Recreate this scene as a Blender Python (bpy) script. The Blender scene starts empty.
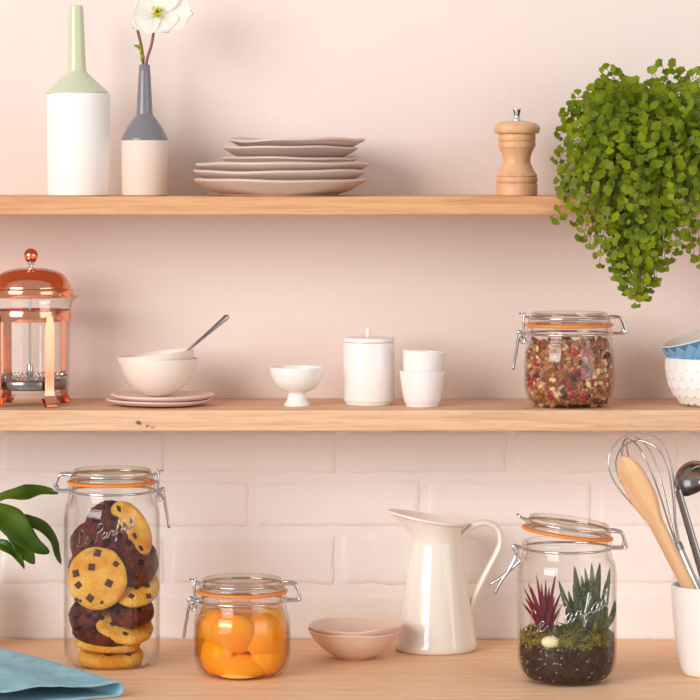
import bpy, bmesh, math, random
from mathutils import Vector, Matrix, Euler, noise
random.seed(7)
R = math.radians
scene = bpy.context.scene
COL = scene.collection

# ------------------------------------------------------------------ camera
CAM_D, CAM_Z = 3.1, 0.479
cam_data = bpy.data.cameras.new('camera')
cam_data.sensor_width = 36.0
cam_data.lens = CAM_D * 1000 / 700 * 36.0
cam_data.shift_y = -0.2714
cam_data.clip_start = 0.1
cam = bpy.data.objects.new('camera', cam_data)
cam.location = (0, -CAM_D, CAM_Z)
cam.rotation_euler = (R(90), 0, 0)
COL.objects.link(cam)
scene.camera = cam

# ------------------------------------------------------------------ world
world = bpy.data.worlds.new('world')
scene.world = world
world.use_nodes = True
bg = world.node_tree.nodes['Background']
bg.inputs[0].default_value = (0.965, 0.985, 1.0, 1)
bg.inputs[1].default_value = 0.51

# ------------------------------------------------------------------ lights
def area(name, loc, target, sx, sy, power, col):
    l = bpy.data.lights.new(name, 'AREA')
    l.shape = 'RECTANGLE'; l.size = sx; l.size_y = sy
    l.energy = power; l.color = col
    o = bpy.data.objects.new(name, l)
    o.location = loc
    o.rotation_euler = (Vector(target) - Vector(loc)).to_track_quat('-Z', 'Y').to_euler()
    COL.objects.link(o)
    return o
area('window_light', (-3.2, -3.8, 1.55), (0, 0, 0.25), 3.0, 2.5, 188, (1.0, 0.985, 0.965))
area('added_fill_light', (3.0, -2.9, 0.95), (0, 0, 0.2), 2.6, 2.2, 34, (1.0, 0.985, 0.965))  # added fill lamp, brightens the copper and right-hand sides; no such source in view

# ------------------------------------------------------------------ exposure
vs = scene.view_settings
vs.view_transform = 'Standard'; vs.look = 'None'
vs.exposure = 0.0; vs.gamma = 1.0; vs.use_curve_mapping = False
scene.cycles.transparent_max_bounces = 40
scene.cycles.max_bounces = 12

# ------------------------------------------------------------------ layout
def kk(d): return (CAM_D - d) / CAM_D
def X(px, d): return (px - 350) / 1000 * kk(d)
def Z(py, d): return CAM_Z - (py - 160) / 1000 * kk(d)
def P(px, py, d): return Vector((X(px, d), -d, Z(py, d)))
Z_COUNTER, Z_MID, Z_TOP = 0.0, 0.241, 0.4443
SHELF_D = 0.149

# ------------------------------------------------------------------ materials
def lin(r, g, b):
    f = lambda c: (c/255/12.92) if c/255 <= 0.04045 else ((c/255 + 0.055)/1.055)**2.4
    return (f(r), f(g), f(b), 1)
MATS = {}
def nodes_of(name):
    m = bpy.data.materials.new(name); m.use_nodes = True
    nt = m.node_tree
    b = nt.nodes['Principled BSDF']
    return m, nt, b
def link(nt, a, b): nt.links.new(a, b)
def N(nt, t, **kw):
    n = nt.nodes.new(t)
    for k, v in kw.items():
        if hasattr(n, k): setattr(n, k, v)
        else: n.inputs[k].default_value = v
    return n
def add_bump(nt, b, scale, strength, dist=0.001, detail=4, coord='Object'):
    tc = N(nt, 'ShaderNodeTexCoord')
    nz = N(nt, 'ShaderNodeTexNoise', Scale=scale, Detail=detail)
    link(nt, tc.outputs[coord], nz.inputs['Vector'])
    bp = N(nt, 'ShaderNodeBump', Strength=strength, Distance=dist)
    link(nt, nz.outputs['Fac'], bp.inputs['Height'])
    link(nt, bp.outputs['Normal'], b.inputs['Normal'])
    return tc, nz
def plain(name, col, rough=0.5, metallic=0, bump=None, col2=None, nscale=20, coat=0, spec=0.5, ramp=(0.35, 0.65), sss=0):
    m, nt, b = nodes_of(name)
    b.inputs['Base Color'].default_value = col
    b.inputs['Roughness'].default_value = rough
    b.inputs['Metallic'].default_value = metallic
    b.inputs['Specular IOR Level'].default_value = spec
    if coat: b.inputs['Coat Weight'].default_value = coat; b.inputs['Coat Roughness'].default_value = 0.06
    if sss:
        b.inputs['Subsurface Weight'].default_value = sss
        b.inputs['Subsurface Radius'].default_value = (0.004, 0.0015, 0.0005)
    if bump: add_bump(nt, b, *bump)
    if col2:
        g = N(nt, 'ShaderNodeNewGeometry')
        nz = N(nt, 'ShaderNodeTexNoise', Scale=nscale, Detail=5)
        link(nt, g.outputs['Position'], nz.inputs['Vector'])
        cr = N(nt, 'ShaderNodeValToRGB')
        cr.color_ramp.elements[0].position = ramp[0]; cr.color_ramp.elements[1].position = ramp[1]
        cr.color_ramp.elements[0].color = col; cr.color_ramp.elements[1].color = col2
        link(nt, nz.outputs['Fac'], cr.inputs['Fac'])
        link(nt, cr.outputs['Color'], b.inputs['Base Color'])
    MATS[name] = m
    return m
def wood(name, c1, c2, c3, axis='X', grain=1.0, rough=0.55, knots=()):
    m, nt, b = nodes_of(name)
    tc = N(nt, 'ShaderNodeTexCoord')
    mp = N(nt, 'ShaderNodeMapping')
    s = {'X': (2.2, 60, 60), 'Z': (45, 45, 3)}[axis]
    mp.inputs['Scale'].default_value = tuple(v * grain for v in s)
    link(nt, tc.outputs['Object'], mp.inputs['Vector'])
    n1 = N(nt, 'ShaderNodeTexNoise', Scale=1.0, Detail=6, Roughness=0.6, Distortion=0.6)
    link(nt, mp.outputs['Vector'], n1.inputs['Vector'])
    mp2 = N(nt, 'ShaderNodeMapping')
    mp2.inputs['Scale'].default_value = tuple(v * grain * (9 if v > 10 else 9) for v in s)
    link(nt, tc.outputs['Object'], mp2.inputs['Vector'])
    n2 = N(nt, 'ShaderNodeTexNoise', Scale=1.0, Detail=3, Roughness=0.7)
    link(nt, mp2.outputs['Vector'], n2.inputs['Vector'])
    cr = N(nt, 'ShaderNodeValToRGB')
    e = cr.color_ramp.elements
    e[0].position = 0.32; e[0].color = c2
    e[1].position = 0.68; e[1].color = c3
    x = e.new(0.5); x.color = c1
    link(nt, n1.outputs['Fac'], cr.inputs['Fac'])
    mx = N(nt, 'ShaderNodeMix', data_type='RGBA', blend_type='MULTIPLY')
    cr2 = N(nt, 'ShaderNodeValToRGB')
    cr2.color_ramp.elements[0].position = 0.36; cr2.color_ramp.elements[0].color = (0.80, 0.72, 0.65, 1)
    cr2.color_ramp.elements[1].position = 0.52; cr2.color_ramp.elements[1].color = (1, 1, 1, 1)
    link(nt, n2.outputs['Fac'], cr2.inputs['Fac'])
    mx.inputs[0].default_value = 0.75 if axis == 'X' else 0.4
    link(nt, cr.outputs['Color'], mx.inputs[6]); link(nt, cr2.outputs['Color'], mx.inputs[7])
    out = mx.outputs[2]
    for (kx, ky, kz, kr) in knots:
        mpk = N(nt, 'ShaderNodeMapping'); mpk.vector_type = 'POINT'
        mpk.inputs['Location'].default_value = (-kx, -ky, -kz * 1.6)
        mpk.inputs['Scale'].default_value = (1, 1, 1.6)
        link(nt, tc.outputs['Object'], mpk.inputs['Vector'])
        nd = N(nt, 'ShaderNodeTexNoise', Scale=180.0)
        link(nt, tc.outputs['Object'], nd.inputs['Vector'])
        ln = N(nt, 'ShaderNodeVectorMath', operation='LENGTH'); link(nt, mpk.outputs['Vector'], ln.inputs[0])
        ad = N(nt, 'ShaderNodeMath', operation='MULTIPLY_ADD'); ad.inputs[1].default_value = 0.012; link(nt, nd.outputs['Fac'], ad.inputs[0]); link(nt, ln.outputs['Value'], ad.inputs[2])
        kr_ = N(nt, 'ShaderNodeMapRange'); kr_.inputs[1].default_value = kr + 0.004; kr_.inputs[2].default_value = kr + 0.0075
        link(nt, ad.outputs[0], kr_.inputs[0])
        m2 = N(nt, 'ShaderNodeMix', data_type='RGBA')
        m2.inputs[6].default_value = lin(120, 62, 28)
        link(nt, kr_.outputs[0], m2.inputs[0]); link(nt, out, m2.inputs[7])
        out = m2.outputs[2]
    link(nt, out, b.inputs['Base Color'])
    bp = N(nt, 'ShaderNodeBump', Strength=0.25, Distance=0.0006)
    link(nt, n2.outputs['Fac'], bp.inputs['Height']); link(nt, bp.outputs['Normal'], b.inputs['Normal'])
    b.inputs['Roughness'].default_value = rough
    MATS[name] = m
    return m
def thin_glass(name, face, edge, spec=0.045, rough=0.015, power=2.2, gain=1.0):
    m = bpy.data.materials.new(name); m.use_nodes = True
    nt = m.node_tree; nt.nodes.clear()
    out = N(nt, 'ShaderNodeOutputMaterial')
    lw = N(nt, 'ShaderNodeLayerWeight', Blend=0.5)
    pw = N(nt, 'ShaderNodeMath', operation='POWER'); pw.inputs[1].default_value = 5
    link(nt, lw.outputs['Facing'], pw.inputs[0])
    ma = N(nt, 'ShaderNodeMath', operation='MULTIPLY_ADD'); ma.inputs[1].default_value = 0.6; ma.inputs[2].default_value = spec
    link(nt, pw.outputs[0], ma.inputs[0])
    pe = N(nt, 'ShaderNodeMath', operation='POWER'); pe.inputs[1].default_value = power
    link(nt, lw.outputs['Facing'], pe.inputs[0])
    mx = N(nt, 'ShaderNodeMix', data_type='RGBA')
    mx.inputs[6].default_value = face; mx.inputs[7].default_value = edge
    link(nt, pe.outputs[0], mx.inputs[0])
    tr = N(nt, 'ShaderNodeBsdfTransparent'); link(nt, mx.outputs[2], tr.inputs[0])
    gl = N(nt, 'ShaderNodeBsdfGlossy'); gl.inputs['Roughness'].default_value = rough
    gl.inputs[0].default_value = (gain, gain, gain, 1)
    ms = N(nt, 'ShaderNodeMixShader')
    link(nt, ma.outputs[0], ms.inputs[0]); link(nt, tr.outputs[0], ms.inputs[1]); link(nt, gl.outputs[0], ms.inputs[2])
    link(nt, ms.outputs[0], out.inputs[0])
    MATS[name] = m
    return m
def leafy(name, c1, c2, scale=60, trans=0.35, rough=0.45):
    m, nt, b = nodes_of(name)
    g = N(nt, 'ShaderNodeNewGeometry')
    nz = N(nt, 'ShaderNodeTexNoise', Scale=scale, Detail=3)
    link(nt, g.outputs['Position'], nz.inputs['Vector'])
    cr = N(nt, 'ShaderNodeValToRGB')
    cr.color_ramp.elements[0].position = 0.35; cr.color_ramp.elements[1].position = 0.65
    cr.color_ramp.elements[0].color = c1; cr.color_ramp.elements[1].color = c2
    link(nt, nz.outputs['Fac'], cr.inputs['Fac'])
    link(nt, cr.outputs['Color'], b.inputs['Base Color'])
    b.inputs['Roughness'].default_value = rough
    b.inputs['Specular IOR Level'].default_value = 0.3
    tl = N(nt, 'ShaderNodeBsdfTranslucent'); link(nt, cr.outputs['Color'], tl.inputs[0])
    ms = N(nt, 'ShaderNodeMixShader'); ms.inputs[0].default_value = trans
    link(nt, b.outputs[0], ms.inputs[1]); link(nt, tl.outputs[0], ms.inputs[2])
    link(nt, ms.outputs[0], nt.nodes['Material Output'].inputs[0])
    MATS[name] = m
    return m

plain('plaster', lin(241, 223, 214), 0.75, bump=(420, 0.28, 0.0012, 3), spec=0.3)
plain('brick_paint', lin(249, 240, 235), 0.6, bump=(150, 0.45, 0.0016, 6), spec=0.35)
wood('shelf_wood', lin(232, 188, 150), lin(219, 168, 128), lin(240, 203, 170),
     knots=((-0.2015, -SHELF_D, 0.0075, 0.0022), (-0.193, -SHELF_D, 0.0050, 0.0005), (-0.187, -SHELF_D, 0.0035, 0.0016), (0.168, -0.128, 0.0200, 0.002)))
wood('top_shelf_wood', lin(222, 166, 118), lin(206, 144, 96), lin(232, 182, 138))
wood('counter_wood', lin(252, 205, 164), lin(246, 190, 146), lin(254, 216, 180), grain=1.7)
wood('beech', lin(232, 180, 134), lin(224, 166, 118), lin(238, 190, 146), axis='Z', rough=0.4)
wood('spoon_wood', lin(234, 190, 144), lin(226, 176, 126), lin(240, 200, 158), axis='Z', rough=0.5)
plain('floor_mat', lin(226, 212, 202), 0.6, col2=lin(216, 200, 188), nscale=3)
plain('white_matte', lin(247, 241, 235), 0.6, bump=(300, 0.05, 0.0005))
plain('white_glaze', lin(247, 241, 236), 0.22, spec=0.5)
plain('white_ribbed', lin(248, 242, 237), 0.4)
plain('cream_enamel', lin(248, 238, 226), 0.12, coat=0.5)
plain('sage_glaze', lin(206, 209, 178), 0.2)
plain('grey_glaze', lin(128, 122, 128), 0.2)
plain('beige_matte', lin(236, 212, 196), 0.6)
plain('taupe_clay', lin(216, 190, 176), 0.5, bump=(60, 0.15, 0.001))
plain('pink_clay', lin(238, 208, 196), 0.45)
plain('blush_clay', lin(238, 208, 192), 0.5)
plain('cream_clay', lin(245, 228, 214), 0.4)
plain('steel', lin(200, 196, 194), 0.18, metallic=1)
plain('wire_steel', lin(215, 210, 208), 0.16, metallic=1)
plain('dark_steel', lin(150, 142, 138), 0.22, metallic=1)
plain('copper', lin(244, 164, 130), 0.13, metallic=1)
plain('gasket', lin(246, 136, 36), 0.35)
plain('pot_dark', lin(90, 74, 66), 0.7)
plain('rachis', lin(74, 60, 18), 0.5)
leafy('fern_leaf', lin(96, 118, 2), lin(148, 160, 16), 55, 0.34)
leafy('broad_leaf', lin(54, 86, 16), lin(92, 122, 32), 25, 0.22, 0.32)
leafy('red_leaf', lin(176, 34, 74), lin(128, 44, 50), 80, 0.3)
leafy('aloe_leaf', lin(66, 78, 50), lin(112, 122, 84), 300, 0.1)
leafy('young_leaf', lin(112, 124, 26), lin(150, 156, 48), 150, 0.2)
leafy('petal', lin(252, 250, 244), lin(246, 242, 232), 40, 0.35, 0.5)
leafy('bud_green', lin(150, 165, 30), lin(120, 140, 20), 100, 0.2)
plain('stamen', lin(214, 206, 30), 0.6)
plain('stem_red', lin(140, 70, 44), 0.5)
plain('cookie_pale', lin(230, 150, 46), 0.95, bump=(420, 0.9, 0.003, 6), col2=lin(252, 198, 98), nscale=45, spec=0.05)
plain('cookie_dark', lin(78, 34, 24), 0.95, bump=(260, 1.0, 0.006, 8), col2=lin(128, 60, 44), nscale=120, spec=0.15)
plain('chip', lin(84, 38, 26), 0.6, spec=0.3)
plain('chip_dark', lin(44, 22, 18), 0.9, spec=0.05)
plain('peach', lin(250, 184, 62), 0.3, col2=lin(252, 196, 84), nscale=30, sss=0.3)
plain('granola_mass', lin(150, 88, 48), 0.8, bump=(260, 0.9, 0.003, 6), col2=lin(196, 134, 84), nscale=120)
plain('granola_a', lin(172, 98, 58), 0.75, bump=(400, 0.9, 0.002, 6), col2=lin(150, 88, 46), nscale=160)
plain('granola_b', lin(206, 140, 98), 0.75, bump=(400, 0.9, 0.002, 6), col2=lin(180, 114, 62), nscale=160)
plain('granola_c', lin(238, 196, 158), 0.75, bump=(400, 0.9, 0.002, 6), col2=lin(206, 146, 92), nscale=160)
plain('oat', lin(238, 205, 142), 0.7, bump=(300, 0.4, 0.001))
plain('berry', lin(206, 34, 56), 0.4, bump=(200, 0.5, 0.001), col2=lin(120, 14, 28), nscale=160)
plain('raisin', lin(60, 34, 34), 0.45, bump=(200, 0.8, 0.001))
plain('soil', lin(34, 19, 17), 0.9, bump=(300, 1.0, 0.004, 6), col2=lin(72, 48, 42), nscale=220, spec=0.1)
plain('soil_speck', lin(200, 180, 165), 0.8)
plain('moss', lin(84, 66, 22), 0.9, col2=lin(150, 142, 36), nscale=130)
plain('pebble', lin(240, 226, 180), 0.5)
plain('linen', lin(138, 180, 194), 0.9, bump=(900, 0.6, 0.0008, 2), col2=lin(160, 196, 208), nscale=60, spec=0.2)
plain('blue_glaze', lin(124, 168, 204), 0.3)
plain('blue_dark', lin(88, 126, 166), 0.4)
plain('bowl_inside', lin(228, 220, 214), 0.3)
plain('chrome', lin(225, 222, 220), 0.06, metallic=1)
thin_glass('glass', (0.985, 0.985, 0.98, 1), (0.60, 0.56, 0.50, 1), spec=0.028, power=4.0)
thin_glass('lid_glass', (0.965, 0.96, 0.935, 1), (0.70, 0.65, 0.54, 1), spec=0.05, power=2.0)
thin_glass('letter_glass', (0.86, 0.85, 0.83, 1), (0.40, 0.38, 0.35, 1), spec=0.22, power=1.3)
thin_glass('syrup', (1.0, 0.80, 0.28, 1), (0.96, 0.52, 0.08, 1), spec=0.02)

# ------------------------------------------------------------------ mesh tools
def cat(pts, n=6, closed=False):
    pts = [Vector(p) for p in pts]
    out = []
    m = len(pts)
    for i in range(m if closed else m - 1):
        if closed: a, b, c, d = pts[(i-1) % m], pts[i], pts[(i+1) % m], pts[(i+2) % m]
        else: a, b, c, d = pts[max(i-1, 0)], pts[i], pts[i+1], pts[min(i+2, m-1)]
        for k in range(n):
            t = k / n
            out.append(0.5 * ((2*b) + (c - a)*t + (2*a - 5*b + 4*c - d)*t*t + (3*b - a - 3*c + d)*t**3))
    if not closed: out.append(pts[-1])
    return out
def cat2(pts, n=5): return [(v[0], v[1]) for v in cat([(p[0], p[1], 0) for p in pts], n)]

class MB:
    """collects geometry; u scales the given numbers to metres"""
    def __init__(s, u=0.001): s.v = []; s.f = []; s.mi = []; s.u = u; s.m = 0
    def face(s, f): s.f.append(tuple(f)); s.mi.append(s.m)
    def add(s, p): s.v.append((p[0]*s.u, p[1]*s.u, p[2]*s.u)); return len(s.v) - 1
    def lathe(s, prof, seg=48, warp=None, closed=False, c=(0, 0, 0)):
        rows = []
        for (r, z) in prof:
            if r < 1e-6 and not closed:
                p = (0, 0, z)
                if warp: p = warp(*p)
                rows.append([s.add((p[0]+c[0], p[1]+c[1], p[2]+c[2]))])
            else:
                row = []
                for i in range(seg):
                    a = 2*math.pi*i/seg
                    p = (r*math.cos(a), r*math.sin(a), z)
                    if warp: p = warp(*p)
                    row.append(s.add((p[0]+c[0], p[1]+c[1], p[2]+c[2])))
                rows.append(row)
        pairs = list(zip(rows[:-1], rows[1:]))
        if closed: pairs.append((rows[-1], rows[0]))
        for A, B in pairs:
            if len(A) == 1 and len(B) == 1: continue
            for i in range(seg):
                j = (i + 1) % seg
                if len(A) == 1: s.face((A[0], B[j], B[i]))
                elif len(B) == 1: s.face((A[i], A[j], B[0]))
                else: s.face((A[i], A[j], B[j], B[i]))
        return s
    def tube(s, path, r, seg=8, closed=False, flat=None, cap=True):
        path = [Vector(p) for p in path]; n = len(path)
        rs = r if isinstance(r, (list, tuple)) else [r]*n
        tan = []
        for i in range(n):
            a = path[(i-1) % n] if (closed or i > 0) else path[i]
            b = path[(i+1) % n] if (closed or i < n-1) else path[i]
            t = (b - a)
            tan.append(t.normalized() if t.length > 1e-9 else Vector((0, 0, 1)))
        up = Vector((0, -1, 0)) if abs(tan[0].y) < 0.9 else Vector((0, 0, 1))
        nn = (up - tan[0]*up.dot(tan[0])).normalized()
        rows = []
        for i in range(n):
            nn = (nn - tan[i]*nn.dot(tan[i]))
            nn = nn.normalized() if nn.length > 1e-6 else tan[i].orthogonal().normalized()
            bb = tan[i].cross(nn)
            fl = flat if flat else 1.0
            rows.append([s.add(path[i] + nn*(rs[i]*fl*math.cos(2*math.pi*k/seg)) + bb*(rs[i]*math.sin(2*math.pi*k/seg))) for k in range(seg)])
        for i in range(n if closed else n-1):
            A, B = rows[i], rows[(i+1) % n]
            for k in range(seg):
                s.face((A[k], A[(k+1) % seg], B[(k+1) % seg], B[k]))
        if cap and not closed:
            s.face(rows[0][::-1]); s.face(rows[-1])
        return s
    def torus(s, Rr, r, z, seg=56, ms=8, c=(0, 0)):
        return s.lathe([(Rr + r*math.cos(2*math.pi*k/ms), z + r*math.sin(2*math.pi*k/ms)) for k in range(ms)], seg, closed=True, c=(c[0], c[1], 0))
    def rings(s, rings, cap0=True, cap1=True):
        idx = [[s.add(p) for p in ring] for ring in rings]
        n = len(idx[0])
        for A, B in zip(idx[:-1], idx[1:]):
            for k in range(n): s.face((A[k], A[(k+1) % n], B[(k+1) % n], B[k]))
        if cap0: s.face(idx[0][::-1])
        if cap1: s.face(idx[-1])
        return s
    def grid(s, rows):
        idx = [[s.add(p) for p in row] for row in rows]
        for A, B in zip(idx[:-1], idx[1:]):
            for k in range(len(A)-1): s.face((A[k], A[k+1], B[k+1], B[k]))
        return s
    def box(s, a, b):
        (x0, y0, z0), (x1, y1, z1) = a, b
        i = [s.add(p) for p in ((x0,y0,z0),(x1,y0,z0),(x1,y1,z0),(x0,y1,z0),(x0,y0,z1),(x1,y0,z1),(x1,y1,z1),(x0,y1,z1))]
        for f in ((0,3,2,1),(4,5,6,7),(0,1,5,4),(1,2,6,5),(2,3,7,6),(3,0,4,7)): s.face([i[k] for k in f])
        return s
    def blob(s, c, r, sc=(1, 1, 1), seed=0, amp=0.25, freq=1.3, sub=2, rot=None):
        key = sub
        if key not in ICO:
            bm = bmesh.new(); bmesh.ops.create_icosphere(bm, subdivisions=sub, radius=1)
            ICO[key] = ([v.co.copy() for v in bm.verts], [[v.index for v in f.verts] for f in bm.faces]); bm.free()
        vs_, fs_ = ICO[key]
        off = len(s.v); rot = rot or Matrix.Identity(3); c = Vector(c)
        for v in vs_:
            k = 1 + amp*noise.noise(v*freq + Vector((seed*3.7, seed*1.3, seed*7.1)))
            p = rot @ Vector((v.x*sc[0]*r*k, v.y*sc[1]*r*k, v.z*sc[2]*r*k)) + c
            s.add(p)
        for f in fs_: s.face([off + i for i in f])
        return s
    def mesh(s, name, mats, smooth=True, angle=42):
        me = bpy.data.meshes.new(name)
        me.from_pydata(s.v, [], s.f)
        for m in (mats if isinstance(mats, (list, tuple)) else [mats]): me.materials.append(MATS[m])
        if any(s.mi): me.polygons.foreach_set('material_index', s.mi)
        bm = bmesh.new(); bm.from_mesh(me); bmesh.ops.recalc_face_normals(bm, faces=bm.faces); bm.to_mesh(me); bm.free()
        if smooth:
            me.shade_smooth()
            if angle: me.set_sharp_from_angle(angle=R(angle))
        me.update()
        return me
    def obj(s, name, mats, parent=None, smooth=True, angle=42, loc=None, rot=None):
        return put(name, s.mesh(name, mats, smooth, angle), parent, loc, rot)
ICO = {}
def put(name, me, parent=None, loc=None, rot=None):
    o = bpy.data.objects.new(name, me)
    COL.objects.link(o)
    if parent: o.parent = parent
    if loc is not None: o.location = loc
    if rot is not None: o.rotation_euler = rot
    return o
def tag(o, label, category, group=None, kind=None):
    if label: o['label'] = label
    if category: o['category'] = category
    if group: o['group'] = group
    if kind: o['kind'] = kind
    return o
def thing(name, label, category, loc, rotz=0, group=None):
    o = bpy.data.objects.new(name, None)
    o.empty_display_size = 0.01
    COL.objects.link(o); o.location = loc; o.rotation_euler = (0, 0, rotz)
    return tag(o, label, category, group)
def bevel(o, w, seg=2):
    md = o.modifiers.new('bevel', 'BEVEL'); md.width = w; md.segments = seg; md.limit_method = 'ANGLE'
    return o
def bowl_prof(outer, t):
    """solid shell from an outer profile (foot centre to rim) and a wall thickness"""
    inner = []
    for i, (r, z) in enumerate(outer):
        a = outer[max(i-1, 0)]; b = outer[min(i+1, len(outer)-1)]
        dx, dz = b[0]-a[0], b[1]-a[1]; l = math.hypot(dx, dz) or 1
        inner.append((max(r - dz/l*t, 0), z + dx/l*t))
    rim = outer[-1]; irim = inner[-1]
    mid = ((rim[0]+irim[0])/2, max(rim[1], irim[1]) + t*0.45)
    return outer + [mid] + inner[::-1][:-1] + [(0, inner[0][1])]

def oriented(name, label, cat_, p0, p1, roll=0, group='utensils in the white pot'):
    root = thing(name, label, cat_, p0, group=group)
    ax = (p1-p0).normalized()
    xx = Vector((1, 0, 0)); xx = (xx - ax*xx.dot(ax)).normalized(); yy = ax.cross(xx)
    root.rotation_euler = (Matrix((xx, yy, ax)).transposed() @ Matrix.Rotation(R(roll), 3, 'Z')).to_euler()
    return root, (p1-p0).length

# =================================================================== SETTING
wb = MB(1)
wb.box((-0.9, 0.0, -0.9), (0.9, 0.06, 1.0))
wall = wb.obj('wall_back', 'brick_paint', smooth=False); wall['kind'] = 'structure'
pl = MB(1).box((-0.9, -0.0035, Z_MID - 0.012), (0.9, 0.0, 1.0)).obj('plaster_coat', 'plaster', wall, smooth=False)
fl = MB(1).box((-2.2, -4.2, -0.94), (2.2, 0.06, -0.9)).obj('floor', 'floor_mat', smooth=False); fl['kind'] = 'structure'
# bricks: running bond, each one proud of the joint with worn edges
def brick_mesh(w, h, seed):
    b = MB(1); nx, nz = 30, 13
    rows = []
    for j in range(nz + 1):
        row = []
        for i in range(nx + 1):
            u, v = i/nx, j/nz
            # crowd the columns towards the edges
            fx = 0.5 - 0.5*math.cos(math.pi*u); fz = 0.5 - 0.5*math.cos(math.pi*v)
            x, z = (fx-0.5)*w, (fz-0.5)*h
            n1 = noise.noise(Vector((x*28, z*28, seed*5.1))); n2 = noise.noise(Vector((x*90, z*90, seed*2.3)))
            e = min(min(fx, 1-fx)*w, min(fz, 1-fz)*h)
            edge = min(max(e + 0.0008*n2, 0)/0.0030, 1.0)
            prof = edge*edge*(3-2*edge)
            wob = 0.0026*noise.noise(Vector((x*60+9, z*60, seed*7.7)))
            x += wob*(1 if abs(fx-0.5) > 0.3 else 0); z += 0.0022*noise.noise(Vector((x*45, seed*3.3, z*20)))
            y = 0.0005 - prof*(0.0024 + 0.0008*n1 + 0.0005*n2)
            row.append((x, y, z))
        rows.append(row)
    b.grid(rows)
    return b
courses = [(452, .043, 340), (503.5, .0475, 424), (559.5, .0490, 339), (616.5, .0480, 425)]
bi = 0
for (cy, h, jx) in courses:
    for n in range(-3, 4):
        cx = jx + 85.5 + n*171
        if cx < -120 or cx > 820: continue
        bi += 1
        b = brick_mesh(0.1635, h, bi)
        me = b.mesh('brick', 'brick_paint', True, None)
        z = Z(cy, 0)
        put('brick', me, wall, (X(cx, 0), 0, z))
def plank(name, z0, z1, d, mat, label, cat):
    b = MB(1); b.box((-0.62, -d, 0), (0.62, -0.002, z1 - z0))
    o = b.obj(name, mat, smooth=False, loc=(0, 0, z0)); bevel(o, 0.0012, 2)
    return tag(o, label, cat)
plank('wall_shelf', 0.4268, Z_TOP, SHELF_D, 'top_shelf_wood', 'thin oak shelf at the top carrying the vases and pepper mill', 'shelf')
plank('wall_shelf', 0.221, Z_MID, SHELF_D, 'shelf_wood', 'knotted oak shelf in the middle carrying the cups and coffee press', 'shelf')
plank('worktop', -0.04, Z_COUNTER, 0.46, 'counter_wood', 'deep oak worktop along the bottom, under the white pitcher', 'worktop')

# =================================================================== TOP SHELF
def base(px, d, z): return (X(px, d), -d, z)
# tall bottle
d = 0.085; k = kk(d)
t = thing('bottle_vase', 'tall white bottle vase with sage green neck', 'vase', base(78.5, d, Z_TOP))
MB(k).lathe([(0, 0.2), (29, 0), (30.6, 0.8), (31, 3), (31.3, 50), (31.6, 98), (31.3, 102.2)], 56)
b = MB(0.001*k); b.lathe([(0, 0.3), (29, 0), (30.6, 0.8), (30.8, 3), (31.3, 50), (31.7, 98), (31.4, 101.8), (30.8, 102.4), (0, 102.4)], 64); b.obj('body', 'white_matte', t)
b = MB(0.001*k)
b.lathe([(0, 102.4), (31.2, 102.4)] + cat2([(31.4, 102.4), (30, 104.5), (20, 114), (11, 122.5), (9.4, 126)], 5) + [(9.0, 135), (8.1, 165), (7.4, 186), (7.1, 189.6), (6.3, 190.2), (5.5, 189.2), (5.5, 150), (0, 149)], 48)
b.obj('neck', 'sage_glaze', t, rot=(0, R(-0.75), 0))
# grey vase
d = 0.08; k = kk(d)
t = thing('bottle_vase', 'small beige bottle vase with grey neck holding flower stems', 'vase', base(144.5, d, Z_TOP))
b = MB(0.001*k); b.lathe([(0, 0.3), (21.5, 0), (22.8, 0.8), (23, 3), (23.4, 30), (23.6, 52), (23.3, 55.2), (0, 55.2)], 56); b.obj('body', 'beige_matte', t)
b = MB(0.001*k)
b.lathe([(0, 55.2), (23.2, 55.2)] + cat2([(23.3, 55.4), (22.4, 59), (18.5, 67), (12, 76.5), (8.6, 80.6)], 5) + [(8.2, 82), (7.4, 98), (6.2, 120), (5.5, 130.5), (5.0, 131), (4.4, 130), (4.4, 100), (0, 99)], 48)
b.obj('neck', 'grey_glaze', t)
zt = Z_TOP + 0.131*k; xv = X(144.5, d)
# hellebore
def petal_mesh(L, W, cup, seed):
    b = MB(); rows = []
    for i in range(9):
        u = i/8; w = W*math.sin(math.pi*min(u*0.62 + 0.10, 1))**0.9 * (1 if u < 0.8 else math.sqrt(max(0, 1-((u-0.8)/0.2)**2))*0.98 + 0.02)
        row = []
        for j in range(-4, 5):
            v = j/4
            row.append((v*w, L*u - 4*abs(v)**2*u, cup*(u*u) + 0.18*w*abs(v)**2 + 1.4*noise.noise(Vector((v*2, u*3, seed)))))
        rows.append(row)
    return b.grid(rows)
def flower(label, spx, spy, epx, epy, dd, petals, bud):
    root = thing('hellebore_stem', label, 'flower', P(spx, spy, dd), group='flowers in the grey vase')
    o = root.location
    a = Vector((0, 0, -0.03)); e = P(epx, epy, dd) - o
    mid = e*0.5 + Vector((0.001, 0, 0))
    b = MB(1); b.tube(cat([a + Vector((0.0, 0, 0)), Vector((0, 0, 0)), mid, e], 6), 0.0014, 8); b.obj('stem', 'stem_red', root)
    return root, e
root, e = flower('white open hellebore bloom on a reddish stem in grey vase', 146.5, 63, 154.5, 26, 0.082, True, False)
fc = P(158, 12, 0.092) - root.location
MB(1).tube([e, e*0.6 + fc*0.4 + Vector((0, 0.006, 0)), fc + Vector((0, 0.003, 0))], 0.0012, 8).obj('stem', 'stem_red', root)
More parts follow.
